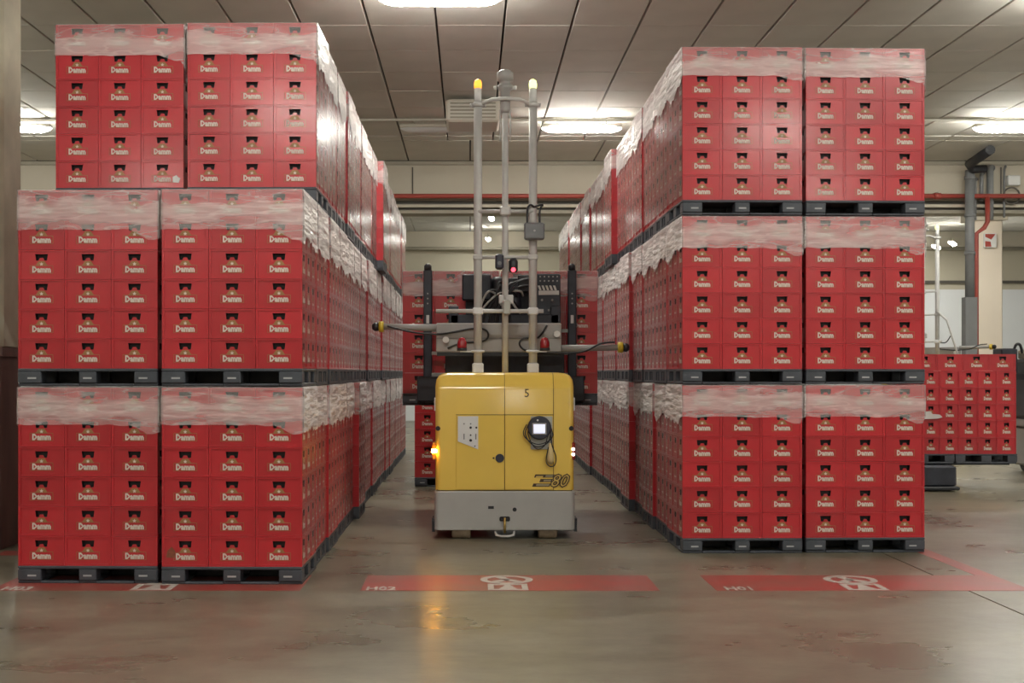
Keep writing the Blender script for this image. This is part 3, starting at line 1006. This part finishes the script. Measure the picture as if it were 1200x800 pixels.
# negative x is left: the fronts of each stack fall back slightly towards its outer end
for side, X, Y, sx in (('L', XL, YL, -1), ('R', XR, YR, 1)):
    sn = 'left stack' if side == 'L' else 'right stack'
    for t in range(3):
        z = t * TIER
        i0 = 1 if (side == 'L' and t == 2) else 0
        fs0 = FILM_L2 if (side == 'L' and t == 1) else (FILM_R3 if t == 2 else FILM_1)
        yaw = rzL if side == 'L' else rzR
        ax = X + sx * half
        # front pallets: aisle side and outer side
        yy = Y + i0 * PITCH
        dy = 0.012 if i0 == 0 else 0.03
        load(ax, yy + dy, z, math.radians(-0.6) if side == 'L' else math.radians(0.8), side, t, '%s tier, aisle front pallet, %s' % (TN[t], sn), single_second=(side == 'L' and t < 2),
             grp='crates of the ' + sn, filmset=fs0, pal='detail')
        load(X + sx * (half + PW + 0.042), yy + (0.05 if side == 'L' else 0.045) + dy, z, yaw, side if False else '', t, '%s tier, outer front pallet, %s' % (TN[t], sn),
             grp='crates of the ' + sn, filmset=fs0, pal='detail', all_depth=True)
        for i in range(i0 + 1, NDEEP):
            jx = random.uniform(-0.018, 0.018)
            if side == 'L' and t == 2 and i in (9,):
                jx = 0.09
            if side == 'L' and t == 0 and i in (5,):
                jx = 0.06
            if side == 'R' and t == 2 and i in (6,):
                jx = -0.06
            if side == 'R' and t < 2 and i in (4,):
                jx = -0.05
            load(ax + jx, Y + i * PITCH + random.uniform(-0.012, 0.012), z, 0, side, t, '%s tier, %s pallet into the aisle side of %s' % (TN[t], ORD[i - i0], sn),
                 single_front=False, filmset=fs0)

# the load carried by the vehicle: two pallets side by side
LOADZ = 1.365
for k, cx in enumerate((0.365 - 0.603, 0.365 + 0.603)):
    w = ('left' if k == 0 else 'right') + ' pallet carried by yellow vehicle'
    load(cx, 16.1, LOADZ, 0, '', 0, w, grp='crates carried by the yellow vehicle', filmset=FILM_1, pal='detail', all_depth=True)
# a stack standing in the aisle behind the vehicle
load(-0.27, 20.35, 0, 0, '', 0, 'pallet on aisle floor behind vehicle', grp='crates behind the yellow vehicle', filmset=FILM_1, pal='detail', tri=(0,), all_depth=True)

# the raised load on the far right, seen on its short side
FRX, FRY, FRZ = 8.20, 19.75, 0.40      # right end, front, underside
carrier_group = 'crates of the raised load at right'
for k in range(2):
    x1 = FRX - k * (PD_ + 0.012)
    t = pallet_detailed((x1 - PD_, FRY + PW / 2, FRZ), -PI / 2, 'dark grey plastic pallet, %s under the raised load at right' % ('right one' if k == 0 else 'left one'), 'pallets of the raised load')
zz = FRZ + PH + 0.001
for r in range(5):
    for c in range(6):
        x = FRX - 0.02 - (c + 0.5) * 0.2835
        if c < 5:
            crate(x, FRY, zz + r * CH, PI / 2 if False else 0, 'red bottle crate of the raised load at right, %s row, %s from right end' % (ROWN[r], ORD[c]), carrier_group, ('F',)).scale = (0.2835 / CW, 1.25, 1)
        else:
            stuff_crate(x - 0.075, FRY, zz + r * CH, 0)
for c in range(4):
    x = FRX - 0.02 - (c + 0.5) * CW
    crate(x, FRY + 0.01, zz + 5 * CH, 0, 'red bottle crate, long side out, on top of the raised load, %s from right' % ORD[c], carrier_group)
for r in range(5):
    for c in range(4):
        stuff_crate(FRX - 0.02 - (c + 0.5) * CW, FRY + 0.40, zz + r * CH, 0)
# ragged white film scrap on that load
tag(MB().poly([(0, 0), (0.26, 0.01), (0.33, 0.03), (0.29, 0.07), (0.18, 0.08), (0.14, 0.12), (0.0, 0.11)], -0.02, -0.008).obj('film_scrap', 'film_scrap', None, (6.74, FRY, zz + 2 * CH + 0.02)),
    'torn scrap of white film on the raised load at right', 'film')

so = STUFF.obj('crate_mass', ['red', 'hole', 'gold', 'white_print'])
tag(so, 'rows of red bottle crates going back along both sides of the aisle', 'crates', kind='stuff')

# ------------------------------------------------------------------ low carrier under the raised load
lc = empty('load_carrier', (7.1, 19.8, 0))
tag(lc, 'low dark wheeled carrier under the raised crate load at right', 'carrier')
MB().cbox(-0.62, 0.12, -0.25, 0.6, 0.07, 0.385, 0.03).obj('chassis', 'dark_steel', lc)
MB().cbox(-0.66, 0.15, -0.30, 0.62, 0.02, 0.075, 0.015).obj('skid_plate', 'black', lc)
MB().box(-0.62, -0.42, -0.262, -0.25, 0.10, 0.13).obj('amber_lamp', 'amber_lit', lc)
for x in (-0.4, 0.0):
    MB().lathe(0.1, 0.06, [(0.055, x - 0.04), (0.06, x - 0.03), (0.06, x + 0.03), (0.055, x + 0.04)], 14, axis='x').obj('wheel', 'black', lc)
for y in (0.18, 0.82):
    MB().box(-0.6, 1.05, y - 0.06, y + 0.06, 0.37, 0.398).obj('fork', 'dark_steel', lc)

# dark industrial truck at the right edge
ft = empty('stacker_truck', (10.05, 22.4, 0))
tag(ft, 'dark stacker truck half cut off by the right edge', 'truck')
MB().cbox(-0.42, 1.3, 0, 1.5, 0.95, 2.0, 0.06).obj('body', 'dark_steel', ft)
MB().cbox(-0.40, 1.25, 0.05, 1.45, 0.82, 0.95, 0.02).obj('bumper', 'beam_grey', ft)
MB().cbox(-0.3, 1.2, 0.1, 1.4, 0.12, 0.82, 0.04).obj('chassis', 'agv_grey', ft)
MB().cbox(-0.90, -0.62, 0.3, 0.7, 1.74, 2.18, 0.02).obj('battery_box', 'dark_steel', ft)
MB().box(-0.90, -0.40, 0.35, 0.65, 1.64, 1.74).obj('shelf', 'black', ft)
MB().cbox(-0.50, -0.25, 0.3, 0.6, 2.0, 2.16, 0.02).obj('control_box', 'pillar', ft)
MB().lathe(0.05, 0.45, [(0.20, 2.0), (0.22, 2.06), (0.21, 2.12)], 16).obj('lamp_collar', 'white_plastic', ft)
MB().lathe(0.05, 0.45, [(0.24, 2.12), (0.25, 2.2), (0.17, 2.31), (0.05, 2.35)], 16).obj('scanner_head', 'black', ft)
MB().tube(curve_pts([(-0.5, 0.4, 2.1), (-0.55, 0.38, 2.24), (-0.62, 0.38, 2.24), (-0.66, 0.4, 2.1)]), 0.025, 8).obj('hose', 'black', ft)
for x in (-0.1, 1.0):
    for y in (0.3, 1.2):
        MB().lathe(y, 0.15, [(0.13, x - 0.06), (0.15, x - 0.04), (0.15, x + 0.04), (0.13, x + 0.06)], 16, axis='x').obj('wheel', 'black', ft)

# ------------------------------------------------------------------ the automated vehicle
def rounded_ring(hx, y0, y1, r, n=6):
    pts = []
    for cx, cy, a0 in ((hx - r, y0 + r, -PI / 2), (hx - r, y1 - r, 0), (-hx + r, y1 - r, PI / 2), (-hx + r, y0 + r, PI)):
        for k in range(n + 1):
            a = a0 + (PI / 2) * k / n
            pts.append((cx + r * math.cos(a), cy + r * math.sin(a)))
    return pts

def shell(rings, mi=0, smooth=True, mb=None):
    """rings: (z, hx, y0, y1, r)"""
    mb = mb or MB()
    vs, fs = [], []
    for z, hx, y0, y1, r in rings:
        vs += [(x, y, z) for x, y in rounded_ring(hx, y0, y1, r)]
    n = len(vs) // len(rings)
    for i in range(len(rings) - 1):
        for j in range(n):
            fs.append((i * n + j, i * n + (j + 1) % n, (i + 1) * n + (j + 1) % n, (i + 1) * n + j))
    mb.add(vs, fs, mi, smooth)
    mb.add([vs[j] for j in range(n)], [tuple(range(n - 1, -1, -1))], mi)
    mb.add([vs[(len(rings) - 1) * n + j] for j in range(n)], [tuple(range(n))], mi)
    return mb

def make_agv():
    t = empty('automated_guided_vehicle')
    P = lambda mb, name, m, par=t: mb.obj(name, m, par)
    W = 0.735
    # chassis
    sk = P(shell([(0.10, W + 0.006, 0.0, 1.5, 0.05), (0.105, W + 0.01, -0.004, 1.5, 0.05), (0.50, W + 0.010, -0.004, 1.5, 0.05), (0.512, W, 0.004, 1.5, 0.05)], smooth=False), 'chassis_skirt', 'agv_grey')
    P(MB().box(-0.175, -0.115, -0.006, 0.0, 0.325, 0.355), 'slot', 'black', sk)
    P(MB().lathe(0.105, 0.318, [(0.022, -0.008), (0.022, 0.0)], 14, axis='y'), 'socket', 'black', sk)
    P(MB().cbox(-0.055, 0.055, -0.012, 0.0, 0.195, 0.245, 0.01), 'tow_slot', 'black', sk)
    P(MB().tube([(0, -0.02, 0.07), (0, -0.02, 0.235)], 0.013, 8), 'tow_pin', 'brass', sk)
    P(MB().tube([(-0.10, -0.01, 0.085), (-0.09, -0.06, 0.055), (-0.04, -0.09, 0.045), (0.04, -0.09, 0.045), (0.09, -0.06, 0.055), (0.10, -0.01, 0.085)], 0.014, 8), 'tow_ring', 'steel', sk)
    P(MB().box(-W - 0.035, -W - 0.006, 0.03, 0.3, 0.08, 0.22), 'side_bumper', 'black', sk)
    P(MB().box(W + 0.006, W + 0.035, 0.03, 0.3, 0.08, 0.22), 'side_bumper', 'black', sk)
    P(MB().box(-0.66, 0.66, 0.36, 1.10, 0.06, 0.101), 'under_tray', 'black')
    for x in (-0.46, 0.46):
        for y in (0.125, 1.25):
            P(MB().lathe(y, 0.095, [(0.08, x - 0.10), (0.095, x - 0.085), (0.095, x + 0.085), (0.08, x + 0.10)], 18, axis='x'), 'wheel', 'wheel')
    # yellow hood
    hood = P(shell([(0.522, W, 0.008, 1.48, 0.06), (1.585, W, 0.008, 1.48, 0.06), (1.605, W, 0.013, 1.48, 0.06), (1.625, W, 0.024, 1.48, 0.06),
                    (1.69, W - 0.008, 0.062, 1.47, 0.06), (1.735, W - 0.035, 0.092, 1.46, 0.07), (1.757, W - 0.075, 0.125, 1.44, 0.08), (1.768, W - 0.14, 0.18, 1.40, 0.08)]), 'hood', 'yellow')
    P(MB().box(-W + 0.02, W - 0.02, 0.02, 1.46, 0.505, 0.53), 'hood_gap', 'seam')
    P(MB().box(-0.003, 0.003, 0.0045, 0.012, 0.525, 1.60), 'centre_seam', 'seam', hood)
    P(MB().box(-0.515, 0.52, 0.0045, 0.012, 1.316, 1.323), 'level_seam', 'seam', hood)
    P(MB().box(0.514, 0.520, 0.0045, 0.012, 0.525, 1.60), 'side_seam', 'seam', hood)
    for x in (0.0, 0.517):
        P(MB().tube([(x, y, z) for y, z in ((0.0075, 1.59), (0.0125, 1.606), (0.0235, 1.626), (0.0615, 1.691), (0.0915, 1.736), (0.1245, 1.758), (0.18, 1.769))], 0.003, 6), 'top_seam', 'seam', hood)
    for x0, x1, n in ((-0.512, -0.004, 'left_door'), (0.004, 0.513, 'right_door')):
        P(MB().cbox(x0, x1, -0.002, 0.012, 0.530, 1.315, 0.002), 'door', 'yellow')
    d = P(MB().lathe(-0.052, 0.862, [(0.043, -0.022), (0.046, -0.012), (0.046, -0.001)], 18, axis='y'), 'lock', 'device')
    P(MB().lathe(-0.118, 0.862, [(0.010, -0.008), (0.010, -0.001)], 10, axis='y'), 'keyhole', 'black', d)
    cp = P(MB().poly([(-0.495, 1.305), (-0.495, 1.04), (-0.28, 0.955), (-0.28, 1.305)], -0.012, -0.002), 'control_panel', 'white_plastic')
    for bx_, bz, br, m in ((-0.43, 1.185, 0.020, 'white_plastic'), (-0.36, 1.185, 0.013, 'black'), (-0.30, 1.185, 0.011, 'black'), (-0.36, 1.225, 0.008, 'box_grey'),
                          (-0.43, 1.225, 0.008, 'box_grey'), (-0.36, 1.105, 0.009, 'black'), (-0.36, 1.05, 0.015, 'black'), (-0.315, 0.99, 0.007, 'black')):
        P(MB().lathe(bx_, bz, [(br, -0.02), (br, -0.012)], 10, axis='y'), 'button', m, cp)
    for bx_ in (-0.43, -0.305):
        P(MB().box(bx_ - 0.006, bx_ + 0.006, -0.0135, -0.012, 1.06, 1.12), 'printed_line', 'box_grey', cp)
    # display with its cables
    pl_ = P(MB().cbox(0.275, 0.505, -0.014, -0.002, 0.955, 1.305, 0.003), 'mount_plate', 'plate_grey')
    dv = P(MB().lathe(0.365, 1.185, [(0.112, -0.075), (0.125, -0.06), (0.125, -0.025), (0.10, -0.014)], 28, axis='y'), 'display', 'device')
    P(MB().box(0.288, 0.438, -0.080, -0.074, 1.115, 1.235), 'bezel', 'beam_grey', dv)
    P(MB().box(0.303, 0.423, -0.083, -0.079, 1.128, 1.222), 'screen', 'screen', dv)
    P(MB().lathe(0.345, 1.265, [(0.010, -0.081), (0.010, -0.074)], 10, axis='y'), 'button', 'white_plastic', dv)
    for k, (dx, lo) in enumerate(((0.0, 0.985), (0.03, 0.96), (-0.02, 1.01))):
        P(MB().tube(curve_pts([(0.25 + dx, -0.05, 1.22), (0.215 + dx, -0.05, 1.13), (0.26 + dx, -0.05, lo + 0.05), (0.35, -0.05, lo), (0.45 - dx, -0.05, lo + 0.04), (0.485 - dx, -0.05, 1.11), (0.48, -0.04, 1.2)]), 0.006, 6), 'cable', 'black', pl_)
    P(MB().tube(curve_pts([(0.485, -0.03, 1.13), (0.50, -0.045, 1.0), (0.54, -0.045, 0.88), (0.525, -0.045, 0.79), (0.47, -0.045, 0.78), (0.435, -0.045, 0.84), (0.46, -0.045, 0.98)]), 0.006, 6), 'cable', 'black', pl_)
    P(MB().tube([(0.480, -0.03, 1.02), (0.482, -0.03, 0.92), (0.484, -0.03, 0.84), (0.486, -0.03, 0.80)], [0.012, 0.034, 0.042, 0.015], 10), 'pendant', 'cream', pl_)
    # number and logo
    v, f = text_geo('5', 0.125, 0.001, xs=0.95)
    mb = MB(); mb.add(shifted(v, 0.235, 0.0055, 1.508), f); P(mb, 'number', 'logo_dark')
    lg = MB()
    def slab(x0, x1, z0, z1, mi, y):
        sh = 0.42
        lg.poly([(x0 + sh * z0, 0.56 + z0), (x1 + sh * z0, 0.56 + z0), (x1 + sh * z1, 0.56 + z1), (x0 + sh * z1, 0.56 + z1)], y, y + 0.0015, mi)
    slab(0.29, 0.475, 0.000, 0.034, 0, -0.0045); slab(0.325, 0.462, 0.008, 0.028, 1, -0.0058)
    slab(0.345, 0.475, 0.048, 0.082, 0, -0.0045); slab(0.385, 0.462, 0.055, 0.074, 1, -0.0058)
    slab(0.27, 0.475, 0.096, 0.130, 0, -0.0045); slab(0.285, 0.36, 0.096, 0.114, 2, -0.0058); slab(0.385, 0.462, 0.103, 0.122, 1, -0.0058)
    for off_, mi, y in ((0.010, 0, -0.0045), (-0.001, 2, -0.0062)):
        v, f = text_geo('80', 0.182, 0.0007, shear=0.40, offset=off_, xs=1.0)
        lg.add(shifted(v, 0.565, y, 0.562), f, mi)
    P(lg, 'logo', ['logo_dark', 'logo_grey', 'logo_fill'])
    # corner lamps
    for s in (-1, 1):
        tl = P(MB().cbox(s * (W + 0.001) - 0.03, s * (W + 0.001) + 0.012, 0.02, 0.14, 0.84, 1.03, 0.01), 'corner_lamp', 'tail_red' if s > 0 else 'amber_glass')
        if s > 0:
            for z in (0.90, 0.955):
                P(MB().lathe(s * W - 0.008, z, [(0.018, 0.010), (0.018, 0.024)], 10, axis='y'), 'led', 'white_led', tl)
        else:
            P(MB().cbox(s * W - 0.040, s * W + 0.014, 0.008, 0.08, 0.915, 0.955, 0.008), 'bulb', 'amber_bulb', tl)
        P(MB().lathe(s * (W - 0.03), 1.175, [(0.024, -0.002), (0.028, 0.03)], 12, axis='y'), 'sensor', 'black')
        P(MB().cbox(s * W - 0.012 * (s < 0), s * W + 0.012 * (s > 0), 0.06, 0.12, 1.36, 1.50, 0.003), 'reflector', 'white_plastic')
    # mast poles
    PY = 0.55
    for x, top, hot in ((-0.28, 4.74, 'amber_hot'), (0.325, 4.74, 'lime_hot')):
        p = P(MB().tube([(x, PY, 1.755), (x, PY, top)], 0.046, 14), 'pole', 'steel')
        P(MB().cbox(x - 0.062, x + 0.062, PY - 0.062, PY + 0.062, 1.76, 1.87, 0.012), 'pole_foot', 'white_plastic', p)
        P(MB().lathe(x, PY, [(0.05, top - 0.06), (0.066, top - 0.05), (0.066, top - 0.02), (0.04, top)], 14), 'collar', 'steel', p)
        b = P(MB().lathe(x, PY, [(0.040, top), (0.040, top + 0.15)], 14), 'beacon_base', 'white_plastic', p)
        P(MB().lathe(x, PY, [(0.042, top + 0.15), (0.044, top + 0.20), (0.036, top + 0.235), (0.012, top + 0.25)], 14), 'beacon', hot)
        P(MB().cbox(x - 0.058, x + 0.058, PY - 0.058, PY + 0.058, 2.40, 2.48, 0.012), 'clamp', 'white_plastic', p)
        P(MB().cbox(x - 0.054, x + 0.054, PY - 0.054, PY + 0.054, 3.00, 3.06, 0.012), 'clamp', 'steel', p)
        P(MB().lathe(x, PY, [(0.06, 1.985), (0.075, 1.99), (0.075, 2.01), (0.06, 2.015)], 14), 'flange_ring', 'white_plastic', p)
        for sx in (-0.075, 0.075):
            P(MB().lathe(x + sx, PY, [(0.014, top - 0.055), (0.014, top - 0.015)], 8), 'bolt', 'steel', p)
    p = P(MB().tube([(0.02, PY, 1.755), (0.02, PY, 4.62)], 0.034, 12), 'pole', 'steel')
    for dx in (-0.055, 0.055):
        P(MB().tube([(0.02 + dx, PY, 4.30), (0.02 + dx, PY, 4.66)], 0.010, 6), 'stay', 'steel', p)
    hd = P(MB().lathe(0.02, PY, [(0.045, 4.62), (0.055, 4.66), (0.055, 4.86), (0.085, 4.88), (0.085, 4.92), (0.06, 4.925), (0.06, 4.97), (0.09, 4.975), (0.09, 5.06), (0.05, 5.09)], 18), 'laser_scanner', 'beam_grey')
    for sx in (-0.11, 0.11):
        P(MB().lathe(0.02 + sx, PY, [(0.018, 4.875), (0.018, 4.915)], 8), 'bolt', 'white_plastic', hd)
    P(MB().tube([(-0.28, PY - 0.02, 4.70), (-0.13, PY - 0.06, 4.755), (0.02, PY - 0.075, 4.765), (0.18, PY - 0.06, 4.755), (0.325, PY - 0.02, 4.70)], 0.022, 8), 'yoke', 'steel')
    for z, x0, x1, r in ((3.535, -0.28, 0.325, 0.020), (3.03, -0.28, 0.34, 0.020), (2.44, -0.74, 0.44, 0.024)):
        P(MB().tube([(x0, PY - 0.03, z), (x1, PY - 0.03, z)], r, 10), 'crossbar', 'steel')
    P(MB().cbox(-0.04, 0.08, PY - 0.08, PY - 0.0, 3.485, 3.585, 0.015), 'tee_joint', 'steel')
    P(MB().cbox(-0.005, 0.075, PY - 0.10, PY - 0.01, 2.40, 2.56, 0.012), 'bracket', 'plate_grey')
    P(MB().cbox(-0.05, 0.11, PY - 0.03, PY + 0.02, 2.52, 2.62, 0.01), 'bracket', 'steel')
    jb = P(MB().cbox(0.225, 0.445, PY - 0.16, PY - 0.045, 3.215, 3.40, 0.015), 'junction_box', 'box_grey')
    for dx in (0.26, 0.395):
        P(MB().tube(curve_pts([(dx, PY - 0.1, 3.39), (dx, PY - 0.1, 3.54), (dx + 0.03, PY - 0.08, 3.60), (0.335, PY - 0.055, 3.58)]), 0.012, 8), 'gland_cable', 'black', jb)
    P(MB().lathe(0.335, 3.31, [(0.012, PY - 0.165), (0.012, PY - 0.16)], 10, axis='y'), 'screw', 'steel', jb)
    c1 = P(MB().cbox(-0.092, 0.0, PY - 0.16, PY - 0.055, 2.89, 3.06, 0.02), 'camera', 'device')
    P(MB().lathe(-0.046, 2.955, [(0.022, PY - 0.175), (0.022, PY - 0.16)], 12, axis='y'), 'lens', 'box_grey', c1)
    c2 = P(MB().lathe(0.105, PY - 0.1, [(0.04, 2.86), (0.05, 2.88), (0.05, 2.98), (0.03, 3.015)], 14), 'warning_projector', 'black')
    P(MB().lathe(0.105, 2.885, [(0.025, PY - 0.158), (0.025, PY - 0.145)], 12, axis='y'), 'lens', 'red_led', c2)
    # sensor beam and arms
    bm = P(MB().cbox(-0.75, 0.665, 0.92, 1.10, 1.995, 2.325, 0.012), 'sensor_beam', 'beam_grey')
    P(MB().box(-0.75, 0.665, 0.916, 0.921, 2.150, 2.157), 'beam_seam', 'box_grey', bm)
    P(MB().box(-0.74, 0.655, 0.93, 1.09, 1.955, 1.995), 'beam_foot', 'black', bm)
    for s, z, x0, x1 in ((-1, 2.275, -0.75, -1.345), (1, 2.04, 0.665, 1.31)):
        a = P(MB().tube([(x0, 1.0, z), (x1, 1.0, z + 0.01)], [0.042, 0.034], 10), 'sensor_arm', 'beam_grey')
        P(MB().tube([(x1 - 0.0, 1.0, z + 0.01), (x1 + s * 0.055, 1.0, z + 0.01)], 0.062, 14), 'sensor_ring', 'ring_yellow', a)
        P(MB().tube([(x1 + s * 0.055, 1.0, z + 0.01), (x1 + s * 0.10, 1.0, z + 0.01), (x1 + s * 0.13, 1.0, z + 0.01)], [0.045, 0.05, 0.03], 12), 'sensor_head', 'black', a)
    P(MB().tube(curve_pts([(-1.30, 0.93, 2.29), (-1.0, 0.91, 2.22), (-0.7, 0.9, 2.20), (-0.35, 0.9, 2.26), (-0.2, 0.9, 2.25), (-0.16, 0.9, 2.18), (-0.22, 0.9, 2.12), (-0.45, 0.9, 2.1), (-0.62, 0.9, 2.04)]), 0.012, 6), 'cable', 'black')
    P(MB().tube(curve_pts([(1.27, 0.94, 2.11), (1.1, 0.92, 2.09), (0.9, 0.9, 2.00), (0.6, 0.9, 1.985), (0.4, 0.9, 2.0), (0.25, 0.9, 2.02), (0.19, 0.9, 2.09), (0.24, 0.9, 2.15), (0.4, 0.9, 2.16), (0.5, 0.9, 2.3)]), 0.012, 6), 'cable', 'black')
    for x, z in ((-0.64, 2.135), (0.61, 2.20)):
        P(MB().lathe(x, z, [(0.036, 0.86), (0.036, 0.92)], 14, axis='y'), 'white_cap', 'white_plastic')
    for x in (-0.455, 0.455):
        s_ = P(MB().lathe(x, PY, [(0.052, 2.035), (0.054, 2.06), (0.052, 2.10), (0.038, 2.14), (0.012, 2.155)], 16), 'siren_lamp', 'red_lamp')
        P(MB().lathe(x, PY, [(0.056, 2.005), (0.056, 2.035)], 16), 'siren_foot', 'black', s_)
        P(MB().box(min(x, 0.7 * x) - 0.02, max(x, 0.7 * x) + 0.02, PY - 0.03, PY + 0.03, 1.99, 2.005), 'siren_bracket', 'white_plastic', s_)
    # lift mast and hydraulic gear
    for x in (-0.62, 0.58):
        P(MB().cbox(x, x + 0.12, 1.55, 1.78, 0.25, 2.55, 0.01), 'mast_upright', 'dark_steel')
    P(MB().cbox(-0.6, 0.68, 1.55, 1.72, 2.33, 2.45, 0.01), 'mast_head', 'dark_steel')
    P(MB().cbox(-0.66, 0.74, 1.52, 1.76, 1.76, 1.99, 0.01), 'mast_crosspiece', 'dark_steel')
    P(MB().cbox(-0.46, -0.12, 1.60, 1.85, 2.62, 2.93, 0.015), 'pump_cabinet', 'dark_steel')
    P(MB().cbox(-0.42, 0.62, 1.86, 1.92, 2.02, 2.90, 0.01), 'carriage_plate', 'dark_steel')
    P(MB().lathe(-0.02, 1.72, [(0.09, 2.45), (0.10, 2.5), (0.10, 2.84), (0.07, 2.9)], 16), 'lift_cylinder', 'black')
    P(MB().lathe(0.16, 1.70, [(0.07, 2.45), (0.08, 2.48), (0.08, 2.80), (0.05, 2.84)], 16), 'accumulator', 'dark_steel')
    P(MB().cbox(0.20, 0.36, 1.6, 1.8, 2.72, 2.92, 0.01), 'motor_block', 'black')
    vb = P(MB().cbox(0.375, 0.70, 1.58, 1.80, 2.44, 2.93, 0.012), 'valve_block', 'dark_steel')
    for i in range(5):
        for j in range(2):
            P(MB().lathe(0.46 + i * 0.05, 2.895 - j * 0.05, [(0.010, 1.565), (0.010, 1.58)], 6, axis='y'), 'bolt', 'agv_grey', vb)
    P(MB().box(0.44, 0.68, 1.562, 1.58, 2.68, 2.73), 'rating_plate', 'white_plastic', vb)
    for i in range(5):
        P(MB().poly([(0.45 + i * 0.045, 2.735), (0.475 + i * 0.045, 2.735), (0.455 + i * 0.045, 2.79), (0.43 + i * 0.045, 2.79)], 1.566, 1.58), 'fin', 'white_plastic', vb)
    for x, z in ((0.48, 2.62), (0.60, 2.62), (0.42, 2.52), (0.56, 2.50)):
        P(MB().lathe(x, z, [(0.014, 1.56), (0.014, 1.58)], 8, axis='y'), 'plug', 'beam_grey', vb)
    rnd = random.Random(3)
    for k in range(12):
        x0, x1 = rnd.uniform(-0.42, 0.1), rnd.uniform(-0.05, 0.42)
        z0, z1 = rnd.uniform(2.35, 2.6), rnd.uniform(2.45, 2.9)
        P(MB().tube(curve_pts([(x0, 1.52, z0 - 0.2), (x0 + 0.03, 1.50, z0), ((x0 + x1) / 2, 1.46, (z0 + z1) / 2 + 0.1), (x1, 1.5, z1), (x1 + 0.05, 1.6, z1 - 0.05)]), 0.014, 6), 'hose', 'black' if k % 3 else 'agv_grey')
    # load guards with their tabs, carriage and forks
    for x in (-0.93, 0.815):
        gd = P(MB().cbox(x, x + 0.105, 1.98, 2.05, 1.42, 3.01, 0.012), 'load_guard', 'dark_steel')
        P(MB().lathe(x + 0.052, 2.015, [(0.045, 3.0), (0.045, 3.06), (0.02, 3.085)], 12), 'guard_cap', 'black', gd)
        P(MB().box(x + 0.035, x + 0.07, 1.974, 1.98, 2.36, 2.46), 'sticker', 'white_plastic', gd)
        P(MB().box(x + 0.035, x + 0.07, 1.974, 1.98, 1.54, 1.62), 'sticker', 'white_plastic', gd)
        for z in (2.72, 2.66, 2.60):
            P(MB().lathe(x + 0.052, z, [(0.010, 1.972), (0.010, 1.98)], 8, axis='y'), 'bolt', 'beam_grey', gd)
        s = 1 if x < 0 else -1
        for z in (2.27, 2.00, 1.74):
            x0 = x + 0.1 if s > 0 else x
            P(MB().box(min(x0, x0 + s * 0.2), max(x0, x0 + s * 0.2), 1.95, 1.985, z - 0.02, z + 0.02), 'guard_tab', 'agv_grey', gd)
    P(MB().cbox(-1.0, 1.0, 1.82, 1.97, 1.42, 1.72, 0.012), 'fork_carriage', 'dark_steel')
    for x in (-0.592 - 0.28, -0.592 + 0.28, 0.592 - 0.28, 0.592 + 0.28):
        P(MB().box(x - 0.06, x + 0.06, 1.90, 2.56, 1.405, 1.45), 'fork', 'dark_steel')
    return t

agv = make_agv()
agv.location = (0.365, 13.95, 0)
tag(agv, 'yellow and grey automated lift vehicle numbered 5 carrying crates down the aisle', 'vehicle')
agv2 = copy_tree(agv)
for c in list(agv2.children):
    if c.name.split('.')[0] in ('pump_cabinet', 'valve_block', 'lift_cylinder', 'accumulator', 'motor_block', 'carriage_plate', 'hose', 'load_guard',
                                'mast_upright', 'mast_head', 'fork_carriage', 'fork', 'camera', 'warning_projector', 'junction_box'):
        for g in list(c.children):
            bpy.data.objects.remove(g)
        bpy.data.objects.remove(c)
for c in agv2.children:
    if c.name.split('.')[0] in ('sensor_arm', 'cable'):
        c.location.z += 0.27
MB().tube([(0.33, 0.5, 3.1), (0.55, 0.5, 2.9), (1.05, 0.5, 1.3)], 0.022, 8).obj('brace', 'steel', agv2)
agv2.location = (9.62, 28.6, 0)
agv2.rotation_euler = (0, 0, math.radians(-38))
tag(agv2, 'second automated vehicle whose mast shows behind the raised load at right', 'vehicle')

print('crates built singly:', N_CRATES, 'stuff faces', len(STUFF.f), 'objects', len(S.objects))
